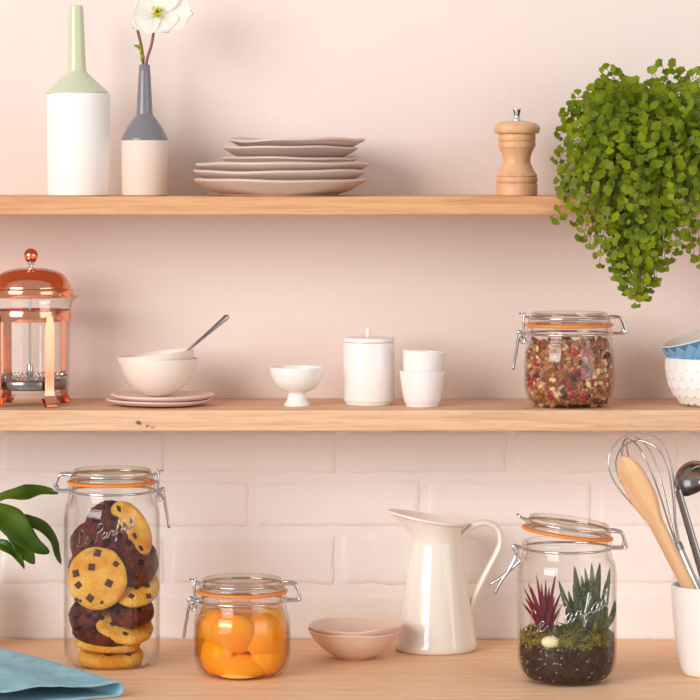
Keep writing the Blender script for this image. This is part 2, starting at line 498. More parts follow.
for i, (ang, L, W, cup) in enumerate(((-4, 36, 17, 5), (-62, 24, 15, 5), (215, 30, 15, 6), (150, 27, 15, 5), (75, 30, 17, 4))):
    b = petal_mesh(L*kk(0.09), W, cup, i)
    dirv = Vector((math.cos(R(ang)), 0, math.sin(R(ang))))
    nrm = Vector((0, -1, 0.15)).normalized()
    xax = dirv.cross(nrm).normalized(); nrm2 = xax.cross(dirv).normalized()
    M = Matrix((xax, dirv, nrm2)).transposed().to_4x4()
    o = b.obj('petal', 'petal', root); o.matrix_local = Matrix.Translation(fc + Vector((0, -0.0004*i, 0))) @ M
b = MB()
for i in range(34):
    a = random.uniform(0, 6.28); rr = random.uniform(2, 6.5)
    tip = Vector((rr*math.cos(a), -6 - random.random()*3, rr*math.sin(a)))
    b.tube([(0.3*tip.x, -0.5, 0.3*tip.z), tip], 0.35, 5); b.blob(tip, 0.95, sub=1)
b.obj('stamens', 'stamen', root, loc=fc)['kind'] = 'stuff'
b = MB(); b.blob((-1, -3, -1.5), 2.6, (1, 0.8, 1.2), 3, sub=2); b.obj('pistil', 'bud_green', root, loc=fc)
root, e = flower('thin second flower stem with a small green bud leaf in grey vase', 143.2, 63, 137.5, 30, 0.078, False, True)
b = MB(); b.blob((-0.5, -1, 5), 3.0, (0.75, 0.7, 1.5), 2, 0.1); b.blob((-2.0, -1, 11), 2.0, (0.7, 0.7, 2.0), 4, 0.1); b.obj('bud', 'bud_green', root)
b = MB(); b.tube(cat([(-2.2, -1, 12), (-5, -1.5, 16), (-8.8, -2, 17)], 4), [0.6]*2 + [1.4]*3 + [1.3]*2 + [0.8, 0.2], 8, flat=0.3); b.obj('leaf', 'bud_green', root)
b = MB(); b.tube(cat([(-2.6, -1, 13), (-3.2, -1.5, 17), (-3.0, -2, 21)], 4), [0.6]*2 + [1.2]*3 + [1.0]*2 + [0.6, 0.2], 8, flat=0.3); b.obj('leaf', 'bud_green', root)
b = petal_mesh(13, 9, 4, 8)
o = b.obj('petal', 'petal', root); o.location = e + Vector((0.006, 0.0, 0.0)); o.rotation_euler = (R(70), R(10), R(80))

# plates on the top shelf: each with its own wobble
def plate(name, label, cat_, group, loc, r, h, foot, seed, wob, mat, floor=7.3, tilt=(0, 0)):
    outer = [(0, 0.9), (foot-3, 0.9), (foot-1.5, 0), (foot, 0.3)] + cat2([(foot+0.8, 1.5), (foot+(r-foot)*0.45, h*0.36), (r-2.5, h*0.86), (r, h)], 4)
    prof = outer + [(r-0.2, h+1.4), (r-1.2, h+2.0), (r-2.4, h+1.5), (r-4.5, max(h-0.5, floor+0.6)), (foot+6, floor), (0, floor)]
    def warp(x, y, z):
        rr = math.hypot(x, y)/r; a = math.atan2(y, x)
        f = rr**3*wob
        dz = f*(math.sin(2*a+seed) * 0.7 + math.sin(3*a+seed*2.1)*0.5 + 0.35*math.sin(7*a+seed*3))
        s = 1 + 0.012*math.sin(3*a+seed*1.7)*rr
        return (x*s, y*s, z+dz)
    b = MB(); b.lathe(prof, 72, warp)
    o = b.obj(name, mat, loc=loc, rot=(R(tilt[0]), R(tilt[1]), 0)); return tag(o, label, cat_, group)
d = 0.09; k = kk(d)
def hz(py): return (195 - py)*k*0.001
G = 'stacked taupe plates'
plate('dinner_plate', 'large taupe plate lying directly on the top shelf', 'plate', G, base(279.5, d, Z_TOP), 84, 14.6, 56, 1.0, 0.7, 'taupe_clay')
plate('dinner_plate', 'large taupe plate second from the bottom of the stack', 'plate', G, base(280.5, d, Z_TOP+0.0086), 84, 14.6, 56, 2.2, 0.9, 'taupe_clay')
plate('dinner_plate', 'large taupe plate third from the bottom, largest below the small ones', 'plate', G, base(282, d, Z_TOP+0.0166), 84.5, 14, 56, 3.9, 0.9, 'taupe_clay')
plate('side_plate', 'small taupe plate, lowest of the three small ones', 'plate', G, base(289.5, d, Z_TOP+0.0248), 66.5, 11, 44, 0.4, 0.7, 'taupe_clay')
plate('side_plate', 'small taupe plate, middle of the three small ones', 'plate', G, base(290, d, Z_TOP+0.0350), 65.5, 11, 44, 5.1, 0.8, 'taupe_clay')
plate('side_plate', 'small taupe plate with wavy rim on top of the stack', 'plate', G, base(297.5, d, Z_TOP+0.0440), 66.5, 9.5, 44, 2.9, 1.3, 'taupe_clay')

# pepper mill
d = 0.08; k = kk(d)
t = thing('pepper_mill', 'turned pale wooden pepper mill with chrome knob', 'pepper mill', base(516.8, d, Z_TOP))
b = MB(0.001*k)
b.lathe([(0, 0), (20, 0), (20.8, 0.8), (20.8, 11.2), (20.2, 12), (19.4, 12.5), (20.2, 13), (20.8, 13.8), (20.8, 17.8), (20.2, 18.6), (19.6, 19), (20.4, 19.5)] +
        cat2([(20.6, 20.2), (18.2, 24), (14.6, 31), (13.6, 35.5), (14.6, 41), (17.0, 46.5), (17.8, 48.2)], 5) +
        [(18.6, 48.6), (18.8, 49.4), (18.8, 53.4), (18.2, 54), (17.6, 54.4), (18.4, 54.8), (18.9, 55.4), (18.9, 61), (18.4, 61.6), (0, 61.6)], 56)
b.obj('body', 'beech', t)
b = MB(0.001*k)
b.lathe([(0, 61.8), (17, 61.8)] + cat2([(17, 61.8), (21.5, 62.4), (23.2, 65.5), (22.8, 69), (19, 72.6), (10, 74.6), (4.0, 75)], 5) + [(0, 75)], 56)
b.obj('cap', 'beech', t)
b = MB(0.001*k)
b.lathe([(0, 74.5), (4.0, 74.6), (4.0, 76)] + cat2([(3.6, 77), (3.1, 79.5), (3.8, 84), (4.5, 86.2)], 4) + [(4.2, 87), (0, 86.6)], 24)
b.obj('knob', 'chrome', t)

# =================================================================== FERN
d = 0.078
fern = thing('potted_fern', 'bushy maidenhair fern trailing over the end of the top shelf', 'fern', base(655, d, Z_TOP))
FO = Vector(fern.location)
b = MB(); b.lathe([(0, 0), (36, 0), (37, 1), (44, 56), (46, 57), (46, 66), (44, 66), (42, 60), (0, 60)], 40); b.obj('pot', 'pot_dark', fern)
b = MB(); b.lathe([(0, 61), (41.5, 61)], 24); 
for i in range(60):
    a = random.uniform(0, 6.28); r_ = 40*math.sqrt(random.random()); b.blob((r_*math.cos(a), r_*math.sin(a), 61), random.uniform(2, 4), sub=1, seed=i)
b.obj('soil', 'soil', fern)['kind'] = 'stuff'
def leaflet_mesh(v):
    rnd = random.Random(v)
    b = MB(); n = 9
    c = b.add((0, 0, 0)); rim = []
    spread = 1.02 + 0.18*rnd.random()
    for i in range(n):
        a = (i/(n-1) - 0.5)*2*spread
        lob = 1 + 0.055*math.cos(i*math.pi) * (1 if 0 < i < n-1 else 0) + rnd.uniform(-.05, .05)
        L = (0.55 + 0.45*math.cos(a*0.8))*lob
        rim.append(b.add((L*math.sin(a)*1.05, L*math.cos(a*0.85), 0.16*abs(math.sin(a))**2 - 0.10*L*L)))
    for i in range(n-1): b.face((c, rim[i+1], rim[i]))
    return b
LEAF = [leaflet_mesh(i) for i in range(5)]
fronds = []
C0 = P(655, 134, 0.085)
targets = []   # (px, py, depth, lift)
sil = [(603, 64, .09), (596, 78, .08), (620, 88, .07), (640, 84, .08), (655, 88, .10), (572, 92, .10), (560, 110, .11), (556, 134, .11),
       (553, 160, .12), (556, 186, .13), (562, 196, .15), (570, 212, .16), (578, 232, .17), (588, 248, .18), (598, 268, .17), (622, 288, .18),
       (633, 308, .19), (640, 300, .20), (652, 270, .19), (664, 246, .19), (672, 262, .18), (690, 240, .18), (700, 268, .18), (716, 250, .18), (612, 262, .17),
       (680, 76, .10), (697, 70, .10), (712, 64, .09), (706, 92, .12), (690, 100, .13), (668, 96, .12), (586, 100, .13), (610, 98, .13), (735, 110, .10), (742, 170, .11), (730, 220, .15)]
for s_ in sil:
    targets.append((s_[0] + (4 if s_[0] < 640 else 0)*(1 if s_[1] < 240 else 0.4), s_[1] + (5 if s_[1] < 130 else (-5 if s_[1] > 200 else 0)), s_[2], 0.008))
rnd = random.Random(11)
for (px, py, dd) in ((576, 222, .15), (584, 236, .16), (592, 226, .17), (572, 200, .14), (566, 176, .13), (564, 148, .12), (566, 120, .11), (582, 108, .10), (600, 86, .09), (612, 76, .085), (566, 188, .15), (600, 250, .18), (676, 250, .18), (684, 228, .18), (694, 256, .18)):
    targets.append((px, py, dd, 0.006))
for i in range(70):
    px = rnd.uniform(572, 738); py = rnd.uniform(100, 250)
    if py > 205 and px < 590: continue
    dd = 0.10 + 0.095*rnd.random() + 0.025*(py > 190)
    targets.append((px, py, dd, rnd.uniform(0.01, 0.05)))
for i in range(58):
    py = rnd.uniform(200, 296); f_ = (py-200)/100
    px = rnd.uniform(570 + 58*f_, 706 - 62*f_)
    targets.append((px, py, rnd.uniform(.155, .2), 0.01))
targets.append((557, 218, .155, 0.0))
leaves = []
for ti, (px, py, dd, lift) in enumerate(targets):
    e = P(px, py, dd)
    st = C0 + Vector((rnd.uniform(-.016, .022), rnd.uniform(-.02, .02), rnd.uniform(-.012, .004)))
    m = st*0.5 + e*0.5
    down = max(0, st.z - e.z)
    c1 = st + (e - st)*0.35 + Vector((0, -0.03 if e.y < -0.12 else -0.008, 0.02 + lift + 0.42*down))
    c2 = st + (e - st)*0.78 + Vector(((e.x-st.x)*0.10, -0.02 if e.y < -.12 else 0, 0.006 + 0.22*down))
    path = [((1-u)**3*st + 3*u*(1-u)**2*c1 + 3*u*u*(1-u)*c2 + u**3*e) for u in [i/26 for i in range(27)]]
    path = [Vector((p.x, min(p.y, -0.012), p.z)) for p in path]
    length = sum((b_-a_).length for a_, b_ in zip(path[:-1], path[1:]))
    fb = MB(1); fb.tube([p - FO for p in path], [0.00045*(1-0.5*i/26) for i in range(27)], 4)
    fr = {'leaves': []}
    step = 0.0078; nst = int(length/step)
    sizebase = rnd.uniform(0.0064, 0.0090)
    for q in range(nst+1):
        u = q/nst
        if u < 0.22: continue
        fi = u*26; i0 = min(int(fi), 25); p = path[i0].lerp(path[i0+1], fi-i0); tan = (path[i0+1]-path[i0]).normalized()
        nrm = Vector((rnd.gauss(0, .30), -1, 0.40 + rnd.gauss(0, .30))).normalized()
        side = tan.cross(nrm).normalized()
        sgn = 1 if q % 2 else -1
        taper = 1.0 if u < .75 else 1 - 0.45*(u-.75)/.25
        nsub = rnd.choice((1, 1, 2, 2, 3)) if u < 0.6 else 1
        bdir = (side*sgn + tan*rnd.uniform(0.25, 0.7) + Vector((0, -0.1, -0.12))).normalized()
        q0 = p
        for w in range(nsub):
            q1 = q0 + bdir*(0.0026 + (0.0078 if w else 0))
            fb.tube([q0 - FO, q1 - FO], 0.0003, 3)
            ax = (bdir + tan*(0.7 if w % 2 else -0.35)*(1 if nsub > 1 else 0) + Vector((rnd.gauss(0, .2), rnd.gauss(0, .15), rnd.gauss(0, .2)))).normalized()
            nn = (nrm - ax*nrm.dot(ax)).normalized(); xx = ax.cross(nn)
            sz = sizebase*taper*rnd.uniform(0.8, 1.2)
            M = Matrix.Translation(q1) @ Matrix((xx, ax, nn)).transposed().to_4x4() @ Matrix.Diagonal((sz*1000*1.0, sz*1000*1.15, sz*1000, 1))
            fr['leaves'].append((M, rnd.randrange(5)))
            q0 = q1
        if q == nst:
            ax = tan; nn = (nrm - ax*nrm.dot(ax)).normalized(); xx = ax.cross(nn); sz = sizebase*0.7
            fr['leaves'].append((Matrix.Translation(p) @ Matrix((xx, ax, nn)).transposed().to_4x4() @ Matrix.Diagonal((sz*1000, sz*1100, sz*1000, 1)), rnd.randrange(5)))
    fo = fb.obj('frond', 'rachis', fern, True, None)
    for (M, v) in fr['leaves']: leaves.append((M, v, fo))
inframe = [l for l in leaves if X(700, -l[0].translation.y) > l[0].translation.x]
inframe.sort(key=lambda l: l[0].translation.y)
single = inframe[:300]; sid = set(id(l) for l in single)
LM = [LEAF[i].mesh('leaflet', 'fern_leaf', True, None) for i in range(5)]
for (M, v, fo) in single:
    o = put('leaflet', LM[v], fo); o.matrix_local = Matrix.Translation(-FO) @ M
b = MB(1)
for l in leaves:
    if id(l) in sid: continue
    M, v, fo = l; off = len(b.v)
    for p in LEAF[v].v: b.add(M @ Vector(p) - FO)
    for f in LEAF[v].f: b.face([i + off for i in f])
o = b.obj('foliage', 'fern_leaf', fern, True, None); o['kind'] = 'stuff'

# =================================================================== MIDDLE SHELF
# french press
d = 0.085; k = kk(d)
t = thing('coffee_press', 'copper framed glass coffee press with domed lid and ball knob', 'coffee press', base(31, d, Z_MID))
u = 0.001*k
b = MB(u)   # glass beaker with a spout
def spout(x, y, z):
    a = math.atan2(y, x); f = max(0, (z-100)/9.0)
    if z > 100 and abs(a) < 0.45: s = 1 + 0.24*min(f, 1)*math.cos(a/0.45*math.pi/2)**2; return (x*s, y*s, z + 0.5*f)
    return (x, y, z)
b.lathe([(0, 9), (31, 9), (35, 10.5), (37.6, 14), (38.2, 19), (38.2, 96), (38.2, 104), (38.8, 108.5), (38.2, 109.3), (37.2, 108.5), (36.6, 104), (36.6, 19), (35.6, 14.5), (33, 11.6), (0, 11)], 72, spout)
b.obj('beaker', 'glass', t)
b = MB(u); b.lathe([(39.0, 84.2), (39.9, 84.2), (40.1, 84.6), (40.1, 94.6), (39.9, 95), (39.0, 95)], 72, closed=True); b.obj('band', 'copper', t)
for ang in (32.6, 132, 222, 312):
    a = R(ang); ct, st_ = math.sin(a), -math.cos(a)
    tang = Vector((-st_, ct, 0)); rad = Vector((ct, st_, 0))
    # strap: centre line (radius, z), half width
    line = cat2([(40.6, 90), (40.6, 70), (40.4, 40), (40.2, 20), (40.6, 12), (43.5, 5), (45.5, 1.6), (43.5, 0.3), (39, 1.5), (33.5, 8)], 4)
    wid = lambda z, i: 3.6 if z > 84 else (5.0 if z > 14 else 5.4)
    rows = []
    for i, (r_, z_) in enumerate(line):
        a0 = line[max(i-1, 0)]; a1 = line[min(i+1, len(line)-1)]
        tv = Vector((a1[0]-a0[0], a1[1]-a0[1])).normalized(); nv = Vector((-tv.y, tv.x))*0.45
        w = wid(z_, i)
        ring = []
        for (sx, sn) in ((-1, -1), (1, -1), (1, 1), (-1, 1)):
            rr, zz = r_ + nv.x*sn, z_ + nv.y*sn
            ring.append(rad*rr + tang*(w*sx) + Vector((0, 0, zz)))
        rows.append(ring)
    b = MB(u); b.rings(rows); b.obj('leg', 'copper', t, True, 40)
# lid
b = MB(u)
b.lathe([(0, 137)] + cat2([(3.5, 137), (16, 136.2), (29, 132.4), (36, 126.5), (39.2, 119.6), (39.8, 117.2)], 6) + [(41.6, 116.8), (42.3, 116), (42.3, 108.6), (41.8, 108), (40.6, 108), (40.6, 116), (38, 117), (34, 125), (20, 132.6), (0, 134.6)], 72)
lid = b.obj('lid', 'copper', t)
b = MB(u); b.lathe([(0, 136), (3.2, 137), (2.0, 137.6), (2.0, 139.5), (3.8, 139.9), (4.0, 142.5), (3.0, 143), (0, 143)], 24); b.obj('collar', 'chrome', lid)
b = MB(u); b.lathe([(7.3*math.sin(math.pi*i/20), 149 - 7.3*math.cos(math.pi*i/20)) for i in range(21)], 32); b.obj('knob', 'copper', lid)
b = MB(u); b.tube([(-1, 0, 140), (-1, 0, 20)], 1.35, 12); b.obj('plunger_rod', 'steel', t)
b = MB(u); b.lathe([(0, 28), (3, 28), (3.6, 30), (3.6, 37), (2.6, 40.5), (1.3, 41), (0, 41)], 20, c=(-1, 0, 0)); b.obj('plunger_nut', 'steel', t)
b = MB(u); b.lathe([(0, 26), (33, 26), (35.6, 24.5), (36.2, 21.5), (35, 17), (33, 16), (0, 17)], 64); pf = b.obj('plunger_filter', 'dark_steel', t)
b = MB(u)
nco = 56
path = []
for i in range(nco*8):
    a = 2*math.pi*i/(nco*8); c_ = 2*math.pi*i/8
    path.append(((34.0 + 1.9*math.cos(c_))*math.cos(a), (34.0+1.9*math.cos(c_))*math.sin(a), 28.5 + 1.9*math.sin(c_)))
b.tube(path, 0.5, 5, closed=True); b.obj('spring', 'steel', pf)
b = MB(u); b.tube(cat([(-40, 0, 90), (-60, 0, 92), (-72, 0, 84), (-74, 0, 60), (-68, 0, 34), (-56, 0, 28), (-41, 0, 26)], 6), 3.6, 12, flat=1.6); b.obj('handle', 'copper', t)

# plates and bowls
d = 0.09; k = kk(d)
def disc_plate(label, px, z, r, h, tilt, seed):
    outer = [(0, 0.5), (r*0.55, 0.3), (r*0.60, 0.0)] + cat2([(r*0.64, 0.4), (r*0.86, h*0.25), (r-1.2, h*0.66), (r, h-0.9)], 4)
    prof = outer + [(r-0.3, h), (r-1.6, h+0.1), (r*0.9, h-1.2), (r*0.6, h-2.0), (0, h-2.0)]
    b = MB(0.001*k); b.lathe(prof, 72, lambda x, y, zz: (x, y, zz + 0.5*math.sin(2*math.atan2(y, x)+seed)*(math.hypot(x, y)/r)**2))
    o = b.obj('side_plate', 'pink_clay', loc=base(px, d, z), rot=(R(tilt[0]), R(tilt[1]), 0))
    return tag(o, label, 'plate', 'pink plates under the nested bowls')
disc_plate('blush pink plate lying on the middle shelf, lower of two', 158.3, Z_MID + 0.0006, 52, 6.0, (0, 0), 0.3)
disc_plate('blush pink plate on top of another, under the cream bowls', 162.8, Z_MID + 0.0049, 52, 6.4, (0, 0.2), 2.0)
zb = Z_MID + 0.0102
def round_bowl(r, h, t, foot): return bowl_prof([(0, 0.4), (foot-2, 0.4), (foot, 0)] + cat2([(foot+0.6, 0.6), (r*0.62, h*0.2), (r*0.86, h*0.52), (r*0.97, h*0.83), (r, h)], 5), t)
b = MB(0.001*k); b.lathe(round_bowl(39.5, 35.5, 1.7, 13), 64)
tag(b.obj('cereal_bowl', 'cream_clay', loc=base(158.7, d, zb)), 'cream bowl standing on the pink plates with another bowl inside', 'bowl', 'nested cream bowls')
b = MB(0.001*k); b.lathe(round_bowl(38.6, 33, 1.6, 13), 64)
tag(b.obj('cereal_bowl', 'cream_clay', loc=base(159.4, d, zb + 0.0078), rot=(R(0), R(-6.2), 0)), 'tilted cream bowl nested inside another, holding a spoon', 'bowl', 'nested cream bowls')
# teaspoon
sp0 = P(163, 371, 0.092); sp1 = P(229, 315, 0.08)
axis = (sp1 - sp0); L = axis.length
root, L = oriented('teaspoon', 'thin dark metal spoon leaning in the cream bowl', 'spoon', sp0, sp1, 12, None)
b = MB(1); rows = []
for i in range(24):
    q = i/23; z_ = 0.016 + q*(L-0.016)
    w = 0.0012 + 0.0018*q**2.5 if q < .93 else (0.0012+0.0018)*math.sqrt(max(0.02, 1-((q-.93)/.07)**2))
    rows.append([(w*math.cos(a*math.pi/5), 0.0007*math.sin(a*math.pi/5) - 0.004*math.sin(q*math.pi), z_) for a in range(10)])
b.rings(rows); b.obj('handle', 'dark_steel', root)
b = MB(1); rows = []
for i in range(12):
    q = i/11; w = 0.0095*math.sin(math.pi*min(max(q*0.92+0.04, 0), 1))**0.6
    rows.append([(w*j/4, -0.0035*(1-(j/4)**2)*math.sin(math.pi*q) , 0.018 - 0.034*q) for j in range(-4, 5)])
b.grid(rows); o = b.obj('scoop', 'dark_steel', root); sd = o.modifiers.new('s', 'SOLIDIFY'); sd.thickness = 0.0006
# footed bowl
d = 0.098; k = kk(d)
outer = [(0, 5), (7, 4.2), (10.5, 0.6), (12.6, 0), (13, 0.8)] + cat2([(12.6, 1.6), (10, 6), (8.6, 11.5), (9.2, 13.6)], 5) + cat2([(10.5, 14), (17, 17), (23, 23.5), (26.2, 31.5), (27, 38.2)], 5)
prof = outer + [(26.6, 38.8), (25.8, 38.4)] + cat2([(25.2, 34), (22, 25.5), (16, 19), (8, 16.6)], 5) + [(0, 16.2)]
b = MB(0.001*k); b.lathe(prof, 64)
tag(b.obj('footed_bowl', 'white_glaze', loc=base(296.8, d, Z_MID)), 'small white footed bowl on a flared pedestal', 'bowl')
# canister
d = 0.08; k = kk(d)
t = thing('canister', 'white ceramic canister with a flat lid and peg knob', 'canister', base(369, d, Z_MID))
b = MB(0.001*k); b.lathe([(0, 0.5), (22, 0), (23.2, 0.4), (23.6, 1.6), (23.8, 2.6), (25, 3.6), (25.6, 5), (25.6, 61), (25.2, 62.2), (24, 62.4), (0, 62.4)], 64); b.obj('body', 'white_glaze', t)
b = MB(0.001*k); b.lathe([(0, 62.6), (25, 62.6), (25.8, 63.2), (25.8, 65.8), (25.2, 66.8), (15, 68), (0, 68.4)], 64); ld = b.obj('lid', 'white_glaze', t)
b = MB(0.001*k); b.lathe([(0, 68), (2.4, 68.1), (2.2, 70), (2.4, 76), (1.9, 76.6), (0, 76.6)], 24, c=(-1.0, 0, 0)); b.obj('knob', 'white_glaze', ld)
# cups
d = 0.104; k = kk(d)
b = MB(0.001*k); b.lathe(bowl_prof([(0, 0.8), (14, 0.6), (15.5, 0), (16.2, 0.5), (16.4, 2.5), (17.6, 4.0)] + cat2([(18.4, 6), (20.6, 18), (22.2, 30), (22.8, 35)], 4), 1.5), 56)
tag(b.obj('beaker_cup', 'white_glaze', loc=base(422.2, d, Z_MID)), 'white handleless cup standing on the shelf beside the canister', 'cup', 'nested white cups')
b = MB(0.001*k); b.lathe(bowl_prof([(0, 0.8), (14, 0.6), (15.5, 0), (16.2, 0.5), (16.6, 2.5), (17.4, 4.0)] + cat2([(17.8, 6), (19.6, 18), (20.8, 30), (21.4, 36)], 4), 1.4), 56)
tag(b.obj('beaker_cup', 'white_glaze', loc=base(421.2, d, Z_MID + 0.0182), rot=(R(-1), R(4.6), 0)), 'white handleless cup tilted inside another cup', 'cup', 'nested white cups')

# scale pattern bowl and lattice bowl on the right
d = 0.097; k = kk(d)
t = thing('patterned_bowl', 'white bowl covered in raised fish scale pattern', 'bowl', base(711, d, Z_MID))
sprof = [(0, 0.5), (18, 0.4), (20, 0)] + cat2([(21, 0.6), (31, 6), (39, 17), (43, 31), (44.6, 47.5)], 6)
b = MB(0.001*k); b.lathe(bowl_prof(sprof, 2.0), 72); b.obj('body', 'white_ribbed', t)
def at_h(prof, z):
    for (a, b_) in zip(prof[:-1], prof[1:]):
        if a[1] <= z <= b_[1] and b_[1] > a[1] + 1e-6:
            q = (z-a[1])/(b_[1]-a[1]); r_ = a[0] + (b_[0]-a[0])*q
            tv = Vector((b_[0]-a[0], b_[1]-a[1])).normalized()
            return r_, tv
    return prof[-1][0], Vector((0, 1))
def scale_mesh():
    b = MB(); n = 12
    top = [(6.1*math.sin(2*math.pi*i/n), 6.1*math.cos(2*math.pi*i/n) * (1.0), 1.0) for i in range(n)]
    mid = [(6.3*math.sin(2*math.pi*i/n), 6.3*math.cos(2*math.pi*i/n), 0.3) for i in range(n)]
    bot = [(6.3*math.sin(2*math.pi*i/n), 6.3*math.cos(2*math.pi*i/n), -1.2) for i in range(n)]
    b.rings([bot, mid, top], cap0=False)
    return b
SM = scale_mesh().mesh('scale', 'white_ribbed', True, 50)
hs = [7.5, 15.5, 24, 32.8, 41.2]
for ri, hz_ in enumerate(hs):
    r_, tv = at_h(sprof, hz_); n = 24
    fac = r_/42.0
    for i in range(n):
        a = 2*math.pi*(i + 0.5*(ri % 2))/n
        rad = Vector((math.cos(a), math.sin(a), 0)); tg = Vector((-math.sin(a), math.cos(a), 0))
        up = (rad*tv.x + Vector((0, 0, tv.y))).normalized(); nrm = tg.cross(up).normalized()
        if nrm.dot(rad) < 0: nrm = -nrm
        # tip the lower rim outwards so that each scale overlaps the row below
        upx = (up - nrm*0.10).normalized(); nrm2 = upx.cross(tg)
        if nrm2.dot(nrm) < 0: nrm2 = -nrm2
        M = Matrix((tg*fac, upx*0.97, nrm2)).transposed().to_4x4()
        o = put('scale', SM, t); o.matrix_local = Matrix.Translation((rad*(r_+0.35) + Vector((0, 0, hz_)))*0.001*k) @ M
t = thing('patterned_bowl', 'blue lattice patterned bowl tilted inside the white one', 'bowl', base(715.5, d, Z_MID + 0.0262))
t.rotation_euler = (R(2), R(-17), 0)
bprof = [(0, 0.5), (14, 0.4), (16, 0)] + cat2([(17, 0.6), (27, 7), (34, 18), (38.5, 32), (42.5, 46)], 6)
full = bowl_prof(bprof, 1.6); ni = len(bprof)
b = MB(0.001*k); b.lathe(full[:ni], 64); b.obj('outer_wall', 'blue_dark', t)
b = MB(0.001*k); b.lathe(full[ni-1:], 64); b.obj('inner_wall', 'bowl_inside', t)
def diamond():
    b = MB(); s_ = [(0, -1), (1, 0), (0, 1), (-1, 0)]
    q = lambda f, h: [(x*f, y*f, h) for x, y in s_]
    b.rings([q(6.0, -0.6), q(5.9, 0.3), q(4.6, 0.9)], cap0=False); return b
DM = diamond().mesh('diamond_facet', 'blue_glaze', False)
for ri, hz_ in enumerate((6.5, 13, 19.5, 26, 32.5, 39)):
    r_, tv = at_h(bprof, hz_); n = 20; w = 2*math.pi*r_/n/2/6.0*1.0
    for i in range(n):
        a = 2*math.pi*(i + 0.5*(ri % 2))/n
        rad = Vector((math.cos(a), math.sin(a), 0)); tg = Vector((-math.sin(a), math.cos(a), 0))
        up = (rad*tv.x + Vector((0, 0, tv.y))).normalized(); nrm = tg.cross(up)
        if nrm.dot(rad) < 0: nrm = -nrm
        M = Matrix((tg*w*0.97, up*1.10, nrm)).transposed().to_4x4()
        o = put('diamond_facet', DM, t); o.matrix_local = Matrix.Translation((rad*r_ + Vector((0, 0, hz_)))*0.001*k) @ M

# =================================================================== JARS
LET = {
 'L': (1.45, [[(0.95,1.9),(0.8,2.3),(0.5,2.35),(0.35,1.9),(0.5,1.0),(0.3,0.2),(0.05,0.05),(0.1,0.3),(0.5,0.1),(1.0,0.0),(1.45,0.3)]]),
 'e': (1.0, [[(0,.3),(.5,.6),(.5,.95),(.25,.95),(.1,.45),(.3,.03),(.65,.1),(1.0,.4)]]),
 'P': (1.15, [[(0.15,1.7),(.5,2.35),(1.1,2.3),(1.2,1.7),(.8,1.2),(.4,1.25)], [(.65,2.1),(.5,1.0),(.3,-.25)]]),
 'a': (1.1, [[(.75,.85),(.4,.95),(.1,.5),(.25,.05),(.6,.3),(.8,.9),(.75,.2),(.9,.05),(1.1,.35)]]),
 'r': (0.85, [[(0,.35),(.2,1.0),(.3,.8),(.55,.85),(.5,.3),(.62,.05),(.85,.35)]]),
 'f': (0.75, [[(0,.35),(.45,1.5),(.5,2.2),(.3,2.2),(.2,1.2),(.1,-.7),(.2,-.9),(.35,-.3),(.3,.2),(.75,.35)]]),
 'i': (0.55, [[(0,.35),(.18,.95),(.14,.2),(.28,.05),(.55,.35)], [(.3,1.4),(.34,1.5)]]),
 't': (0.7, [[(0,.35),(.33,1.9),(.18,.3),(.35,.05),(.7,.3)], [(-.15,1.3),(.65,1.45)]]),
 ' ': (0.45, []),
 'S': (.8, [[(.6,.85),(.3,1),(.05,.75),(.55,.3),(.35,0),(0,.12)]]), 'U': (.85, [[(0,1),(0,.3),(.3,0),(.6,.3),(.6,1)]]),
 'p': (.75, [[(0,0),(0,1)], [(0,1),(.45,.95),(.5,.6),(0,.5)]]), 'E': (.7, [[(.5,1),(0,1),(0,0),(.5,0)], [(0,.5),(.4,.5)]]), 'R': (.75, [[(0,0),(0,1)], [(0,1),(.45,.95),(.45,.6),(0,.5)], [(.2,.5),(.55,0)]]),
}
def lettering(parent, text, Rj, z0, ang0, size, slope, k, rad=0.55):
    b = MB(0.001*k); x = 0
    for ch in text:
        w, strokes = LET[ch]
        for s_ in strokes:
            pts = cat([(p[0], p[1], 0) for p in s_], 4) if ch not in 'SUpER' or len(s_) > 4 else [Vector((p[0], p[1], 0)) for p in s_]
            path = []
            for p in pts:
                sx = (x + p.x + 0.12*p.y)*size; sz = p.y*size + (x + p.x)*size*slope
                a = R(ang0) + sx/Rj
                path.append(((Rj+0.1)*math.sin(a), -(Rj+0.1)*math.cos(a), z0 + sz))
            b.tube(path, rad, 6)
        x += w
    return b.obj('lettering', 'letter_glass', parent, True, None)
